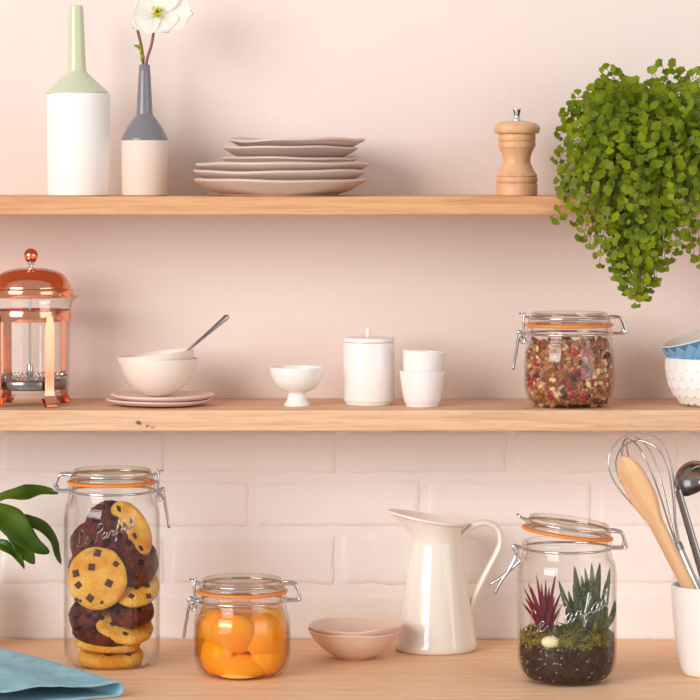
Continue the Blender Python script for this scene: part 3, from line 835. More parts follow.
def jar(label, px, d, z, Rj, H, hinge, name='clip_jar', open_deg=0, letters=None, lever='down', group='clip top glass jars', rb=0.80, cz=20):
    k = kk(d); u = 0.001       # jars are modelled in true millimetres
    t = thing(name, label, 'jar', base(px, d, z), 0 if hinge > 0 else math.pi, group)
    Rb = Rj*rb
    corner = [(Rb + (Rj-Rb)*math.sin(q*math.pi/2)**0.9, cz*(1-math.cos(q*math.pi/2))) for q in [i/9 for i in range(1, 10)]]
    sh = [(Rj, H-46), (Rj-0.6, H-39), (Rj-1.7, H-33.5), (41.0, H-28.6)]
    outer = [(0, 2.2), (Rb-7, 1.6), (Rb-4, 0), (Rb, 0)] + corner + [(Rj+0.05, (cz+H-46)/2)] + cat2(sh, 4) + \
            [(41.8, H-27.4), (41.8, H-26), (40.7, H-25), (40.4, H-22), (40.4, H-19), (41.2, H-18), (41.4, H-16.4), (40.6, H-15), (40.2, H-14.2), (39, H-13.8)]
    inner = [(37.4, H-14.2), (37.4, H-24)] + [(38.2, H-28)] + cat2([(39.2, H-31), (Rj-3.2, H-35), (Rj-1.9, H-39), (Rj-1.5, H-46)], 3) + [(Rj-1.4, (cz+H-44)/2)] + [(r_-1.4, z_+1.2+0.8*(1-i/8)) for i, (r_, z_) in reversed(list(enumerate(corner)))] + [(Rb-3, 2.2), (0, 3.0)]
    b = MB(u); b.lathe(outer + inner, 80); body = b.obj('jar_body', 'glass', t, True, 60)
    if letters:
        s0 = 0 if hinge > 0 else 180
        for (tx, z0, a0, sz, sl, rd) in letters: lettering(body, tx, Rj, z0, a0 + s0, sz, sl, 1.0, rd)
    # lid about the hinge line
    pv = Vector((41.0, 0, H-13))
    def L(prof): return [(r_, z_ - pv.z) for r_, z_ in prof]
    off = (-pv.x, 0, 0)
    b = MB(u)
    b.lathe(L([(0, H-9.4), (30, H-9.6), (34, H-11), (39.4, H-11), (40, H-10.2), (40, H-8.4), (39, H-7), (37.4, H-6.2), (36.6, H-5.2), (36.8, H-4.2), (37.1, H-2.6), (36.8, H-1.0), (35.6, H-0.1), (34.0, H-0.4), (33, H-1.8), (32, H-2.8), (0, H-3.0)]), 80, c=off)
    lid = b.obj('lid', 'lid_glass', t, True, 60, loc=pv*u, rot=(0, R(open_deg), 0))
    b = MB(u); b.lathe(L([(35, H-13.6), (41.8, H-13.7), (42.6, H-12.9), (42.7, H-11.8), (42.2, H-11.1), (35, H-11.05)]), 80, closed=True, c=off); b.obj('gasket', 'gasket', lid)
    w = 1.12
    b = MB(u); b.torus(37.9, w, H-5.2-pv.z, 72, 8, c=(off[0], 0))
    for s_ in (-1, 1):
        b.tube([Vector(p) - pv for p in cat([(36.8, 9*s_, H-5.2), (43, 7.5*s_, H-4.6), (49, 7*s_, H-5.4), (51.5, 6.5*s_, H-9), (54, 6*s_, H-16.5), (53, 6*s_, H-20)], 4)], w*1.15, 8)
    b.tube([Vector(p) - pv for p in [(53.4, -6.5, H-19), (53.4, 6.5, H-19)]], w, 8)
    for s_ in (-1, 1):   # nub that the latch hooks over
        b.tube([Vector(p) - pv for p in cat([(-37.6, 4*s_, H-5.2), (-43, 3.5*s_, H-4.4), (-46.5, 2.4*s_, H-2.2), (-48, 0, H-1.6)], 4)], w, 8)
    b.obj('lid_wire', 'wire_steel', lid, True, None)
    b = MB(u); b.torus(41.3, w, H-20.6, 72)
    for s_ in (-1, 1):
        b.tube(cat([(40.8, 7*s_, H-20.6), (46, 6.5*s_, H-20.6), (51, 6*s_, H-20.4), (54.5, 5.4*s_, H-19.4), (54.6, 5.2*s_, H-16.8), (52.2, 5.2*s_, H-16.6), (51.8, 5.2*s_, H-19)], 4), w, 8)
        b.tube(cat([(-40.8, 6*s_, H-20.6), (-45, 5.5*s_, H-20), (-48.5, 5*s_, H-18.6), (-49.6, 4.8*s_, H-21), (-47.6, 4.6*s_, H-23.4), (-45.2, 4.6*s_, H-21.6)], 4), w, 8)
    b.tube([(-47.6, -6, H-20.8), (-47.6, 6, H-20.8)], w, 8)
    b.obj('neck_wire', 'wire_steel', t, True, None)
    b = MB(u)
    if lever == 'down':
        for s_ in (-1, 1):
            b.tube(cat([(-43.4, 3*s_, H-1.5), (-44.4, 3.6*s_, H-8), (-43.6, 3.8*s_, H-18), (-43.2, 3.8*s_, H-27), (-44.8, 3.6*s_, H-30), (-46.8, 3.4*s_, H-28.4), (-47, 3.4*s_, H-25.5), (-44, 3.4*s_, H-25)], 4), w, 8)
        b.tube(cat([(-43.4, 3, H-1.5), (-43.2, 0, H-0.8), (-43.4, -3, H-1.5)], 4), w, 8)
        b.obj('latch_link', 'wire_steel', t, True, None)
        b = MB(u)
        for s_ in (-1, 1):
            b.tube(cat([(-47.5, 5*s_, H-21), (-49.6, 4*s_, H-27), (-51, 2.4*s_, H-36), (-53, 1.2*s_, H-47), (-54.2, 0.9*s_, H-55)], 5), w*1.2, 8)
        b.tube([(-54.2, 1, H-55), (-54.2, -1, H-55)], w*1.2, 8)
        b.obj('lever', 'wire_steel', t, True, None)
    else:
        for s_ in (-1, 1):
            b.tube(cat([(-46, 4*s_, H-22), (-43, 3.6*s_, H-31), (-47, 3.4*s_, H-36), (-58, 3*s_, H-46), (-69, 2*s_, H-53), (-71, 0, H-54)], 5), w, 8)
        b.obj('latch_link', 'wire_steel', t, True, None)
        b = MB(u)
        for s_ in (-1, 1):
            b.tube(cat([(-48, 5*s_, H-20), (-47, 5*s_, H-28), (-53, 4*s_, H-40), (-61, 2.4*s_, H-52), (-66, 1.0*s_, H-62)], 5), w*1.15, 8)
        b.tube([(-66, 1, H-62), (-66, -1, H-62)], w*1.15, 8)
        b.obj('lever', 'wire_steel', t, True, None)
    return t
# granola jar on the middle shelf
DG = 0.102
jg = jar('clip top glass jar filled with granola on the middle shelf', 569.3, DG, Z_MID, 43.6, 91.0, 1, rb=0.70, cz=25)
DC = 0.155
jc = jar('tall clip top glass jar filled with cookies', 112, DC, 0, 45.6, 185.5, -1, rb=0.79, cz=17, letters=[('Le Parfait', 115, -42, 6.6, 0.32, 0.5), ('SUpER', 108, -30, 3.2, 0.3, 0.35)])
DP = 0.214
jp = jar('squat clip top glass jar filled with peach halves', 242, DP, 0, 45.2, 90, 1, rb=0.70, cz=25)
DT = 0.248
jt = jar('open clip top glass jar planted as a terrarium', 567, DT, 0, 45.6, 143, 1, rb=0.70, cz=26, open_deg=7.5, lever='out', letters=[('Le Parfait', 45, -56, 9.4, 0.34, 0.95)])

# ------------------------------------------------------------------ granola
go = Vector(jg.location)
gr = random.Random(3)
def rwall(z, Rin, cz=25, rb=0.70):
    # inside radius of the jar at height z, Rin = body radius - 1.5
    if z < cz+2:
        q = max(0, min(1, (z-1.8)/(cz)))
        c_ = math.acos(1-q)/(math.pi/2) if q < 1 else 1
        Rj = Rin + 1.5; Rb = Rj*rb
        return Rb + (Rj-Rb)*math.sin(c_*math.pi/2)**0.9 - 1.9
    if z > 45: return Rin - (z-45)*0.22
    return Rin
b = MB(); 
pr = [(0, 4)] + [(rwall(z_, 42.0)-4.5, z_) for z_ in (4, 6, 9, 12, 16, 20, 26, 34, 42, 50, 56, 60)] + [(0, 62)]
b.lathe(pr, 40)
for i in range(760):
    z_ = gr.uniform(4.0, 64); a = gr.uniform(0, 2*math.pi)
    s_ = gr.uniform(1.8, 3.4) if i % 3 else gr.uniform(3.6, 6.0)
    z_ = max(z_, 2.6 + s_*0.6)
    r_ = rwall(z_, 41.9) - s_*0.95 - gr.uniform(0, 1.2)
    if z_ > 58 and gr.random() < .5: r_ *= math.sqrt(gr.random())
    b.m = gr.choice((1, 1, 2, 2, 3))
    rot = Euler((gr.uniform(0, 6), gr.uniform(0, 6), gr.uniform(0, 6))).to_matrix()
    b.blob((r_*math.cos(a), r_*math.sin(a), z_), s_, (1, gr.uniform(.6, 1), gr.uniform(.6, .9)), i, 0.9, 2.2, 3 if s_ > 3.5 else 2, rot)
o = b.obj('granola', ['granola_mass', 'granola_a', 'granola_b', 'granola_c'], loc=go)
tag(o, 'brown toasted granola clusters filling the jar on the middle shelf', 'granola', kind='stuff')
def bits(n, name, mat, label, cat_, group, smin, smax, sc, amp, zr, sub=2, span=(180, 360)):
    for i in range(n):
        z_ = gr.uniform(*zr); a = R(gr.uniform(*span)); s_ = gr.uniform(smin, smax)
        r_ = rwall(z_, 42.0) - s_*0.42
        b = MB(); rot = Euler((gr.uniform(-.6, .6), gr.uniform(-1.5, 1.5), a + math.pi/2 + gr.uniform(-.4, .4))).to_matrix()
        rot = Matrix.Rotation(a + math.pi/2, 3, 'Z') @ Matrix.Rotation(gr.uniform(0, 6.28), 3, 'Y') @ Matrix.Rotation(gr.uniform(-.3, .3), 3, 'X')
        b.blob((0, 0, 0), s_, sc, i*1.7 + n, amp, 1.6, sub, rot)
        o = b.obj(name, mat, loc=go + Vector((r_*math.cos(a), r_*math.sin(a), z_))*0.001)
        tag(o, label, cat_, group)
bits(24, 'berry_piece', 'berry', 'red dried berry piece among the granola clusters', 'berry', 'berry pieces in the granola', 3.0, 5.4, (1, 0.4, 0.8), 0.7, (7, 60))
bits(30, 'oat_flake', 'oat', 'pale oat flake pressed against the granola jar glass', 'oat', 'oat flakes in the granola', 2.4, 4.2, (1, 0.35, 0.66), 0.25, (7, 60))
bits(12, 'raisin', 'raisin', 'dark raisin among the granola clusters', 'raisin', 'raisins in the granola', 2.6, 4.6, (1, 0.45, 0.75), 0.6, (6, 56))

# ------------------------------------------------------------------ cookies
co = Vector((X(112, DC), -DC, 0))
def cookie_mesh(r, h, seed, rough):
    b = MB()
    prof = [(0, 0)] + [(r*q, 0) for q in (0.3, 0.6, 0.85)] + [(r*0.95, 0.6), (r*0.99, h*0.3), (r, h*0.5), (r*0.965, h*0.72), (r*0.88, h*0.9), (r*0.75, h*0.98), (r*0.55, h*1.03), (r*0.36, h*1.05), (r*0.18, h*1.07), (0, h*1.08)]
    def warp(x, y, z):
        n1 = noise.noise(Vector((x*0.10, y*0.10, seed))); n2 = noise.noise(Vector((x*0.32, y*0.32, seed*2+z*.2)))
        s_ = 1 + 0.035*n1*(1 if r else 0) + rough*0.010*n2
        dz = (0.5*n1 + rough*0.55*n2 + rough*0.4*noise.noise(Vector((x*.62, y*.62, seed))))*(z/h)
        return (x*s_, y*s_, z + dz)
    return b.lathe(cat2(prof, 2), 64, warp)
ck = random.Random(5)
def cookie(label, x, y, z, r, h, nrm, dark, seed, chips=None, spin=0):
    nrm = Vector(nrm).normalized()
    o = cookie_mesh(r, h, seed, 3.4 if dark else 1.0).obj('cookie', 'cookie_dark' if dark else 'cookie_pale', loc=co + Vector((x, y, z))*0.001)
    q = nrm.to_track_quat('Z', 'Y')
    o.rotation_euler = (q.to_matrix() @ Matrix.Rotation(spin, 3, 'Z')).to_euler()
    tag(o, label, 'cookie', 'cookies in the tall jar')
    Mi = (q.to_matrix() @ Matrix.Rotation(spin, 3, 'Z')).transposed()
    if chips is None:
        n = 9 if not dark else 4
        chips = []
        for i in range(n):
            a = 2*math.pi*(i*0.382 + 0.1*seed); rr = r*0.82*math.sqrt((i+0.7)/n)
            chips.append((rr*math.cos(a), rr*math.sin(a), ck.uniform(2.0, 3.0)))
        local = True
    else: local = False
    for (cx, cz_, s_) in chips:
        if not local:
            v = Mi @ Vector((cx, 0, cz_)); cx, cy = v.x, v.y
        else: cy = cz_
        b = MB(); n = 4
        ring = lambda f, z_: [(s_*f*math.cos(math.pi/4+i*math.pi/2), s_*f*math.sin(math.pi/4+i*math.pi/2), z_) for i in range(4)]
        b.rings([ring(1.5, -1.2), ring(1.5, 0.4), ring(1.1, 1.0)])
        c_ = b.obj('chocolate_chip', 'chip_dark' if dark else 'chip', o, True, 30)
        rr = math.hypot(cx, cy)/r
        c_.location = Vector((cx, cy, h*(1.06 - 0.16*rr*rr*rr) + (0.2 if not dark else -0.1)))*0.001
        c_.rotation_euler = (ck.uniform(-.15, .15), ck.uniform(-.15, .15), ck.uniform(0, 1.6))
    return o
def q(px, py): return ((px-112)*kk(DC), (663.5-py)*kk(DC))
cookie('pale chocolate chip cookie lying flat at the bottom of the jar', -1, -3, 3.4, 31, 12, (0.02, -0.16, 1), False, 1, spin=0.6)
cookie('pale cookie lying second from the bottom, under a dark one', -4, -2, 16.4, 31, 9.5, (0.06, -0.04, 1), False, 2)
cookie('dark chocolate cookie lying flat, third from the bottom', -7, -4, 26.0, 31, 10.5, (0.12, -0.14, 1), True, 3)
cookie('pale chocolate chip cookie tilted below the lowest dark one on the right', 11, -7, 36.5, 28.5, 8.0, (0.30, -0.55, 1), False, 4)
cookie('dark chocolate cookie tilted over a pale one near the lower right', 20.5, -11.5, 46.0, 21, 13.5, (-0.08, -0.40, 1), True, 5)
cookie('dark chocolate cookie standing on edge at the lower left', -23, -8, 47, 17, 9, (-0.45, -0.75, 0.35), True, 6)
cookie('black chocolate cookie in shadow at the lower middle of the jar', -9, 8, 39, 24, 8, (-0.3, -0.8, 0.5), True, 14)
cookie('round pale chocolate chip cookie facing the front of the jar', -11.5, -18.5, 84, 29.5, 8.5, (-0.24, -1, 0.10), False, 7,
       chips=[(1, 27*0.9, 3.1), (-4, 11, 3.0), (-20, 5, 3.0), (-17, -6, 2.8), (14, -4, 3.1), (-5, -18, 3.0), (20, 14, 2.2), (-19, -22*0.9, 1.6), (7, -22, 1.3), (-15, -21, 1.2)])
cookie('pale chocolate chip cookie half hidden at the right of the round one', 20, -6, 74, 25, 8, (0.18, -0.75, 0.7), False, 8)
cookie('large dark chocolate cookie leaning in the upper right', 17, -4, 98, 27, 11, (0.30, -0.85, 0.45), True, 9)
cookie('dark chocolate cookie leaning at the upper left, behind the lettering', -20, 0, 115, 20, 9, (-0.45, -0.9, 0.3), True, 10)
cookie('dark chocolate cookie upright at the top middle of the pile', -2, 8, 130, 24, 10, (-0.1, -0.9, 0.4), True, 11)
cookie('pale chocolate chip cookie leaning upright against the right top', 20.5, 0, 130, 29, 9, (-0.72, -0.62, -0.36), False, 12)
cookie('dark chocolate cookie wedged behind at the centre of the jar', 2, 22, 70, 30, 10, (0, -1, 0.2), True, 13)
cookie('dark chocolate cookie at the left edge beside the round pale one', -22, 8, 90, 21, 9, (-0.5, -0.8, 0.1), True, 15)

# ------------------------------------------------------------------ peaches
po = Vector((X(242, DP), -DP, 0))
b = MB()
ipr = [(0, 3.4)] + [(rwall(z_, 43.6)-0.15, z_) for z_ in (3.5, 5, 8, 11, 15, 20, 26, 36, 44)] + [(42.2, 50), (39.8, 56), (37.2, 61), (37.1, 63), (0, 63)]
b.lathe(ipr, 64)
tag(b.obj('syrup', 'syrup', loc=po), 'clear orange syrup around the peach halves in the squat jar', 'syrup')
def peach(label, x, y, z, r, nrm, sq=0.72, seed=0):
    b = MB(); n = 12
    prof = [(0, -1.2), (r*0.25, -2.6), (r*0.34, -1.4), (r*0.5, 0), (r*0.88, 0.2), (r*0.97, 1.6)] + [(r*math.cos(i/n*math.pi/2), 2.5 + r*sq*math.sin(i/n*math.pi/2)) for i in range(1, n)] + [(0, 2.5 + r*sq)]
    def warp(x_, y_, z_):
        a = math.atan2(y_, x_); s_ = 1 + 0.03*math.sin(2*a+seed) - 0.035*math.exp(-(a*3)**2); return (x_*s_, y_*s_, z_)
    b.lathe(prof, 40, warp)
    o = b.obj('peach_half', 'peach', loc=po + Vector((x, y, z))*0.001)
    o.rotation_euler = Vector(nrm).normalized().to_track_quat('Z', 'Y').to_euler()
    tag(o, label, 'peach', 'peach halves in syrup')
peach('peach half at the bottom front of the squat jar, rounded side up', -1, -13, 5.0, 25, (0, -0.18, 1), 0.62, 1)
peach('peach half in the middle front, tipped above the bottom one', -6, -17, 43, 22.5, (-0.12, -0.85, -0.55), 0.7, 2)
peach('peach half at the right front side of the squat jar', 19, -12, 38, 21.5, (0.42, -0.9, 0.12), 0.66, 3)
peach('peach half at the lower left side of the squat jar', -20, -11, 20, 19, (-0.6, -0.75, 0.2), 0.68, 4)
peach('peach half at the lower right side of the squat jar', 21, -11, 17, 16.5, (0.5, -0.7, 0.2), 0.72, 5)
peach('peach half at the upper left, under the jar neck', -20, -10, 45, 17.5, (-0.6, -0.75, 0.15), 0.7, 6)
peach('peach half floating at the top behind the front ones', 5, 8, 46, 20, (0.2, -0.3, 0.9), 0.5, 7)
peach('peach half hidden at the back of the squat jar', 0, 15, 28, 20, (0, 1, 0.1), 0.7, 8)

# ------------------------------------------------------------------ terrarium
to = Vector((X(567, DT), -DT, 0))
tr = random.Random(9)
b = MB()
b.lathe([(0, 3.4)] + [(rwall(z_, 44.0)-0.4, z_) for z_ in (3.5, 5, 8, 11, 15, 19, 24)] + [(43.4, 30), (43.2, 34), (40, 37), (0, 39)], 64)
for i in range(420):
    z_ = tr.uniform(5, 36); a = tr.uniform(0, 6.28); s_ = tr.uniform(1, 2.6)
    r_ = rwall(z_, 44.0) - s_*0.8
    b.m = 1 if s_ < 1.25 else 0
    b.blob((r_*math.cos(a), r_*math.sin(a), z_), s_, (1, .8, .8), i, 0.5, 1.7, 1)
tag(b.obj('potting_soil', ['soil', 'soil_speck'], loc=to), 'dark speckled potting soil at the bottom of the terrarium jar', 'soil', kind='stuff')
b = MB()
for i in range(2600):
    a = tr.uniform(0, 6.28); r_ = 42.0*math.sqrt(tr.random()) if i % 3 else tr.uniform(38.5, 43)
    lump = noise.noise(Vector((math.cos(a)*r_*0.07, math.sin(a)*r_*0.07, 3)))
    zc = 39 + 10*lump + 3*(1-r_/42) - (tr.random()**2*13 if i % 3 == 0 else 0)
    x0, y0 = r_*math.cos(a), r_*math.sin(a)
    dx, dy = tr.gauss(0, 4.5), tr.gauss(0, 4.5); hh = tr.uniform(-3, 8) + 4*max(0, lump)
    x1, y1 = x0+dx, y0+dy
    l = math.hypot(x1, y1)
    if l > 43.3: x1 *= 43.3/l; y1 *= 43.3/l
    b.tube([(x0, y0, zc), ((x0+x1)/2, (y0+y1)/2, zc+hh*0.6+1), (x1, y1, zc+hh)], [0.8, 0.9, 0.2], 4)
tag(b.obj('moss', 'moss', loc=to), 'olive green moss carpet over the terrarium soil', 'moss', kind='stuff')
b = MB(); b.blob((0, 0, 0), 8.5, (1.15, 0.8, 0.75), 2, 0.15, 1)
tag(b.obj('pebble', 'pebble', loc=to + Vector((-16, -35.5, 41))*0.001), 'smooth cream pebble half buried in the terrarium moss', 'pebble')
def spiky(name, label, cat_, loc, leaves_, mat, flat):
    root = thing(name, label, cat_, loc)
    for (pts, w) in leaves_:
        path = cat(pts, 5); n = len(path)
        rad = [max(0.12, w*math.sin(math.pi*(0.24 + 0.76*i/(n-1)))**0.85) for i in range(n)]
        b = MB(); b.tube(path, rad, 8, flat=flat); b.obj('leaf', mat, root)
    return root
def tpt(px, py): return ((px-567)*kk(DT), (680.5-py)*kk(DT))
la = []
ax_, az_ = tpt(590, 618)
for (px, py, yy, w, bend) in ((573, 563, -10, 4.3, -2), (584, 566, -4, 3.6, 2), (590, 560, -14, 4.2, 1), (600, 562, 6, 4.4, 0), (609, 565, -6, 3.4, 3), (557, 577, -16, 3.4, -4), (613, 596, -18, 3.2, 6), (578, 592, -24, 3.6, -3), (597, 588, -22, 3.4, 2), (606, 583, 12, 3.6, 4), (568, 590, 4, 3.2, -3), (563, 604, -26, 3.0, -5), (580, 572, -12, 4.0, 0), (595, 574, -18, 4.2, 1), (604, 578, -14, 3.6, 3), (571, 580, -20, 3.6, -2), (587, 582, -26, 3.8, 0)):
    x_, z_ = tpt(px, py)
    la.append(([(ax_ + (x_-ax_)*0.12, -6 + 0.1*yy, 40), (ax_ + (x_-ax_)*0.55 + bend, -6 + 0.6*yy, 40 + (z_-40)*0.5), (x_, -6 + yy, z_)], w))
la = [([Vector(p) - Vector((ax_, -6, 40)) for p in pts], w) for pts, w in la]
spiky('aloe_plant', 'dark green spiky aloe in the terrarium jar', 'succulent', to + Vector((ax_, -6, 40))*0.001, la, 'aloe_leaf', 0.5)
arng = random.Random(21)
aloe = bpy.data.objects['aloe_plant']
for i in range(30):
    a = arng.uniform(math.pi*0.85, math.pi*2.15); rr = arng.uniform(6, 19); hh = arng.uniform(13, 34)
    path = cat([(2*math.cos(a), 2*math.sin(a), 0), (rr*0.8*math.cos(a), rr*0.8*math.sin(a), hh*0.5), (rr*math.cos(a), rr*math.sin(a), hh)], 4); n = len(path)
    b = MB(); b.tube(path, [max(0.12, 2.2*math.sin(math.pi*(0.24+0.76*q_/(n-1)))**0.85) for q_ in range(n)], 8, flat=0.5); b.obj('leaf', 'young_leaf', aloe)
lr = []
ax_, az_ = tpt(545, 622)
for (px, py, yy, w) in ((527, 580, -6, 1.9), (536, 574, 2, 1.8), (548, 584, -10, 2.0), (556, 570, 4, 1.7), (524, 594, -12, 2.0), (532, 590, -16, 2.2), (541, 588, -14, 2.2), (553, 592, -16, 2.0), (526, 606, -10, 2.0), (538, 600, -22, 2.2), (549, 602, -24, 2.2), (560, 590, -6, 1.8), (530, 584, -12, 1.8), (545, 578, -2, 1.8), (535, 612, -20, 2), (556, 606, -20, 1.9), (521, 600, -4, 1.8), (529, 599, -18, 2), (543, 594, -20, 2), (552, 586, -14, 1.8), (561, 600, -16, 1.8), (523, 586, -2, 1.6), (540, 580, -8, 1.7)):
    x_, z_ = tpt(px, py)
    lr.append(([(0, 0, 0), ((x_-ax_)*0.48, yy*0.6, (z_-44)*0.52), (x_-ax_, yy, z_-44)], w))
spiky('air_plant', 'crimson spiky air plant in the terrarium jar', 'air plant', to + Vector((ax_, -8, 44))*0.001, lr, 'red_leaf', 0.45)

# =================================================================== PITCHER
d = 0.066; k = kk(d)
t = thing('pitcher', 'tall cream enamel pitcher with flared spout and loop handle', 'pitcher', base(436, d, 0))
S = 56
def ring(cx, rx, ry, z, zl=0, ex=0):
    """zl: rise of the left (spout) side over the right; ex pulls the spout out to the left"""
    out = []
    for i in range(S):
        a = 2*math.pi*i/S; c_, s_ = math.cos(a), math.sin(a)
        x = cx + rx*c_; y = ry*s_
        if c_ < 0 and ex: x -= ex*(-c_)**3; y *= 1 - 0.25*(-c_)**2*min(ex/12, 1)
        out.append((x, y, z - zl*c_*0.5 + (zl*0.12*c_*c_)))
    return out
outer = [ring(0, 38, 38, 0), ring(0, 40, 40, 0.8), ring(0, 41, 41, 3), ring(0, 41, 41, 6.5), ring(0, 40.3, 40.3, 8.5)]
for i in range(1, 9):
    q_ = i/8; outer.append(ring(0.5*q_, 40.3 + (25.2-40.3)*q_, 40.3 + (25.2-40.3)*q_, 8.5 + (107-8.5)*q_))
outer += [ring(0.4, 25, 25.2, 110), ring(0, 25.6, 25.6, 113.5, 1), ring(-1.4, 27.4, 26.6, 118, 3.5, 1.5), ring(-3.2, 30, 28, 122.5, 7, 3.2), ring(-4.6, 33.4, 29.8, 126.8, 10.5, 4.5), ring(-5.4, 36.6, 31.2, 129.4, 12.5, 5)]
rim = [ring(-5.4, 38.2, 32.6, 129.2, 12.6, 5.2), ring(-5.4, 39.2, 33.4, 130.2, 12.6, 5.2), ring(-5.4, 39.0, 33.2, 131.6, 12.6, 5.2), ring(-5.4, 37.8, 32.2, 132.2, 12.6, 5.1), ring(-5.4, 36.4, 30.8, 131.2, 12.6, 5)]
inner = [ring(-4.4, 32.6, 29.0, 127.4, 10.5, 4.5), ring(-1.4, 26.2, 25.4, 118, 3.5, 1.5), ring(0.2, 23.8, 24, 109), ring(0, 32, 32, 60), ring(0, 39, 39, 9), ring(0, 36, 36, 2)]
b = MB(0.001*k); b.rings(outer + rim + inner); b.obj('body', 'cream_enamel', t, True, 60)
hp = [(463-436, 532.5), (470-436, 525.5), (480-436, 520.8), (490-436, 521.2), (498-436, 526.5), (500.8-436, 535), (499.5-436, 544), (494-436, 556), (486-436, 571), (478-436, 587), (472.5-436, 600), (470.5-436, 607)]
path = cat([(x_, 0, 647-py_) for x_, py_ in hp], 5)
b = MB(0.001*k); b.tube(path, 3.2, 14, flat=1.9); b.obj('handle', 'cream_enamel', t)

# =================================================================== BLUSH BOWLS
d = 0.118; k = kk(d)
def wavy_bowl(label, px, z, r, h, foot, seed, wob, tilt):
    outer = [(0, 0.6), (foot-1.5, 0.5), (foot, 0)] + cat2([(foot+1, 0.6), (r*0.6, h*0.25), (r*0.84, h*0.60), (r, h)], 6)
    def warp(x, y, zz):
        rr = math.hypot(x, y)/r; a = math.atan2(y, x)
        return (x*(1+0.012*math.sin(3*a+seed)), y, zz + wob*rr**3*(math.sin(2*a+seed)*.6 + .6*math.sin(4*a+2*seed) + .3*math.sin(7*a+seed)))
    b = MB(0.001*k); b.lathe(bowl_prof(outer, 1.3), 80, warp)
    return tag(b.obj('shallow_bowl', 'blush_clay', loc=base(px, d, z), rot=(R(tilt[0]), R(tilt[1]), 0)), label, 'bowl', 'nested blush bowls')
wavy_bowl('blush clay bowl standing on the worktop beside the pitcher', 354.8, 0, 47.3, 28, 16, 0.8, 0.8, (0, 0))
wavy_bowl('blush clay bowl nested on top of another, with wavy rim', 356.5, 0.0058, 47.8, 26.6, 16, 2.6, 1.0, (0, -0.8))

# =================================================================== UTENSIL MUG
d = 0.214; k = kk(d)
outer = [(0, 1), (24, 0.8), (26, 0), (28, 0.6)] + cat2([(29.5, 2), (32.5, 10), (37, 34), (40, 61), (41.5, 89)], 5)
b = MB(0.001*k); b.lathe(bowl_prof(outer, 2.2), 64)
MX = 712.5
tag(b.obj('utensil_pot', 'white_glaze', loc=base(MX, d, 0)), 'white tapered ceramic pot holding the kitchen utensils', 'pot')
# wooden spoon: z along the spoon
p0 = P(716, 641, 0.222); p1 = P(622.5, 456.5, 0.236)
root, L = oriented('wooden_spoon', 'flat pale wooden spoon leaning left in the white pot', 'spoon', p0, p1, -28)
rows = []
hl = 0.066
for i in range(30):
    z_ = (L-hl)*(-0.0) + (L-hl+0.004)*i/29
    r_ = 0.0062 + 0.0012*i/29
    rows.append([(r_*math.cos(a*math.pi/8), r_*0.8*math.sin(a*math.pi/8), z_) for a in range(16)])
b = MB(1); b.rings(rows); b.obj('handle', 'spoon_wood', root)
rows = []
for i in range(21):
    q_ = i/20; z_ = L - hl*1.06 + hl*1.06*q_
    w = 0.0070 + (0.0132-0.0070)*math.sin(min(1, q_/0.42)*math.pi/2)**1.5
    if q_ > 0.6: w *= math.sqrt(max(0.004, 1-((q_-0.6)/0.4)**2*0.98))
    th = (0.0058 - 0.0020*q_)*(1 if q_ < .9 else 0.8)
    dish = 0.0022*math.sin(math.pi*min(1, q_*1.05))
    row = []
    for a in range(20):
        c_, s_ = math.cos(a*math.pi/10), math.sin(a*math.pi/10)
        c2 = math.copysign(abs(c_)**0.7, c_); s2 = math.copysign(abs(s_)**0.6, s_)
        row.append((w*c2, th*s2 + (dish*(1-c2*c2) if s_ > 0 else 0), z_))
    rows.append(row)
b = MB(1); b.rings(rows); b.obj('head', 'spoon_wood', root)
# whisk
p0 = P(709, 622, 0.205); p1 = P(627, 435, 0.196)
root, L = oriented('balloon_whisk', 'steel balloon whisk with wire loops in the white pot', 'whisk', p0, p1)
zh = L*0.40
b = MB(1); b.tube(cat([(0, 0, 0.004), (0, 0, zh*0.5), (0, 0, zh*0.95), (0, 0, zh)], 4), [0.0062]*12 + [0.0055], 16); b.obj('handle', 'steel', root)
b = MB(1); b.tube([(0, 0, zh-0.004), (0, 0, zh+0.003)], 0.0067, 16); b.obj('collar', 'dark_steel', root)
for j in range(4):
    a = math.pi*(j+0.25)/4; W = 0.0300 - 0.001*j; top = L - 0.0025*j
    pts = [(0.15*W, zh-0.002), (0.32*W, zh+0.020), (0.72*W, zh + (top-zh)*0.45), (0.98*W, zh + (top-zh)*0.70), (0.88*W, zh + (top-zh)*0.87), (0.45*W, zh+(top-zh)*0.975), (0, top)]
    full_ = pts + [(-p, q_) for p, q_ in pts[-2::-1]]
    b = MB(1); b.tube([(p[0]*math.cos(a), p[0]*math.sin(a), p[1]) for p in cat2(full_, 6)], 0.00085, 6); b.obj('wire_loop', 'steel', root, True, None)
# ladle
p0 = P(722, 640, 0.200); p1 = P(678, 490, 0.190)
root, L = oriented('soup_ladle', 'dark steel ladle with round cup in the white pot', 'ladle', p0, p1)
b = MB(1); rows = []
for i in range(16):
    z_ = L*i/15; w = 0.0042 - 0.0008*i/15
    rows.append([(w*math.cos(a*math.pi/6), 0.0016*math.sin(a*math.pi/6), z_) for a in range(12)])
b.rings(rows); b.obj('handle', 'dark_steel', root)
b = MB(); prof = [(19.5*math.sin(i/14*math.pi*0.5), 19.5*(1-math.cos(i/14*math.pi*0.5))*0.92) for i in range(15)]
b.lathe(bowl_prof(prof, 0.9), 48)
cup = b.obj('cup', 'dark_steel', root)
op = Vector((0.42, -0.62, -0.55)).normalized()    # the way the cup opens, in the room
cc = P(691.5, 476.5, 0.188) - op*0.012
bpy.context.view_layer.update()
Mw = Matrix.Translation(cc) @ op.to_track_quat('Z', 'Y').to_matrix().to_4x4()
cup.matrix_local = root.matrix_world.inverted() @ Mw

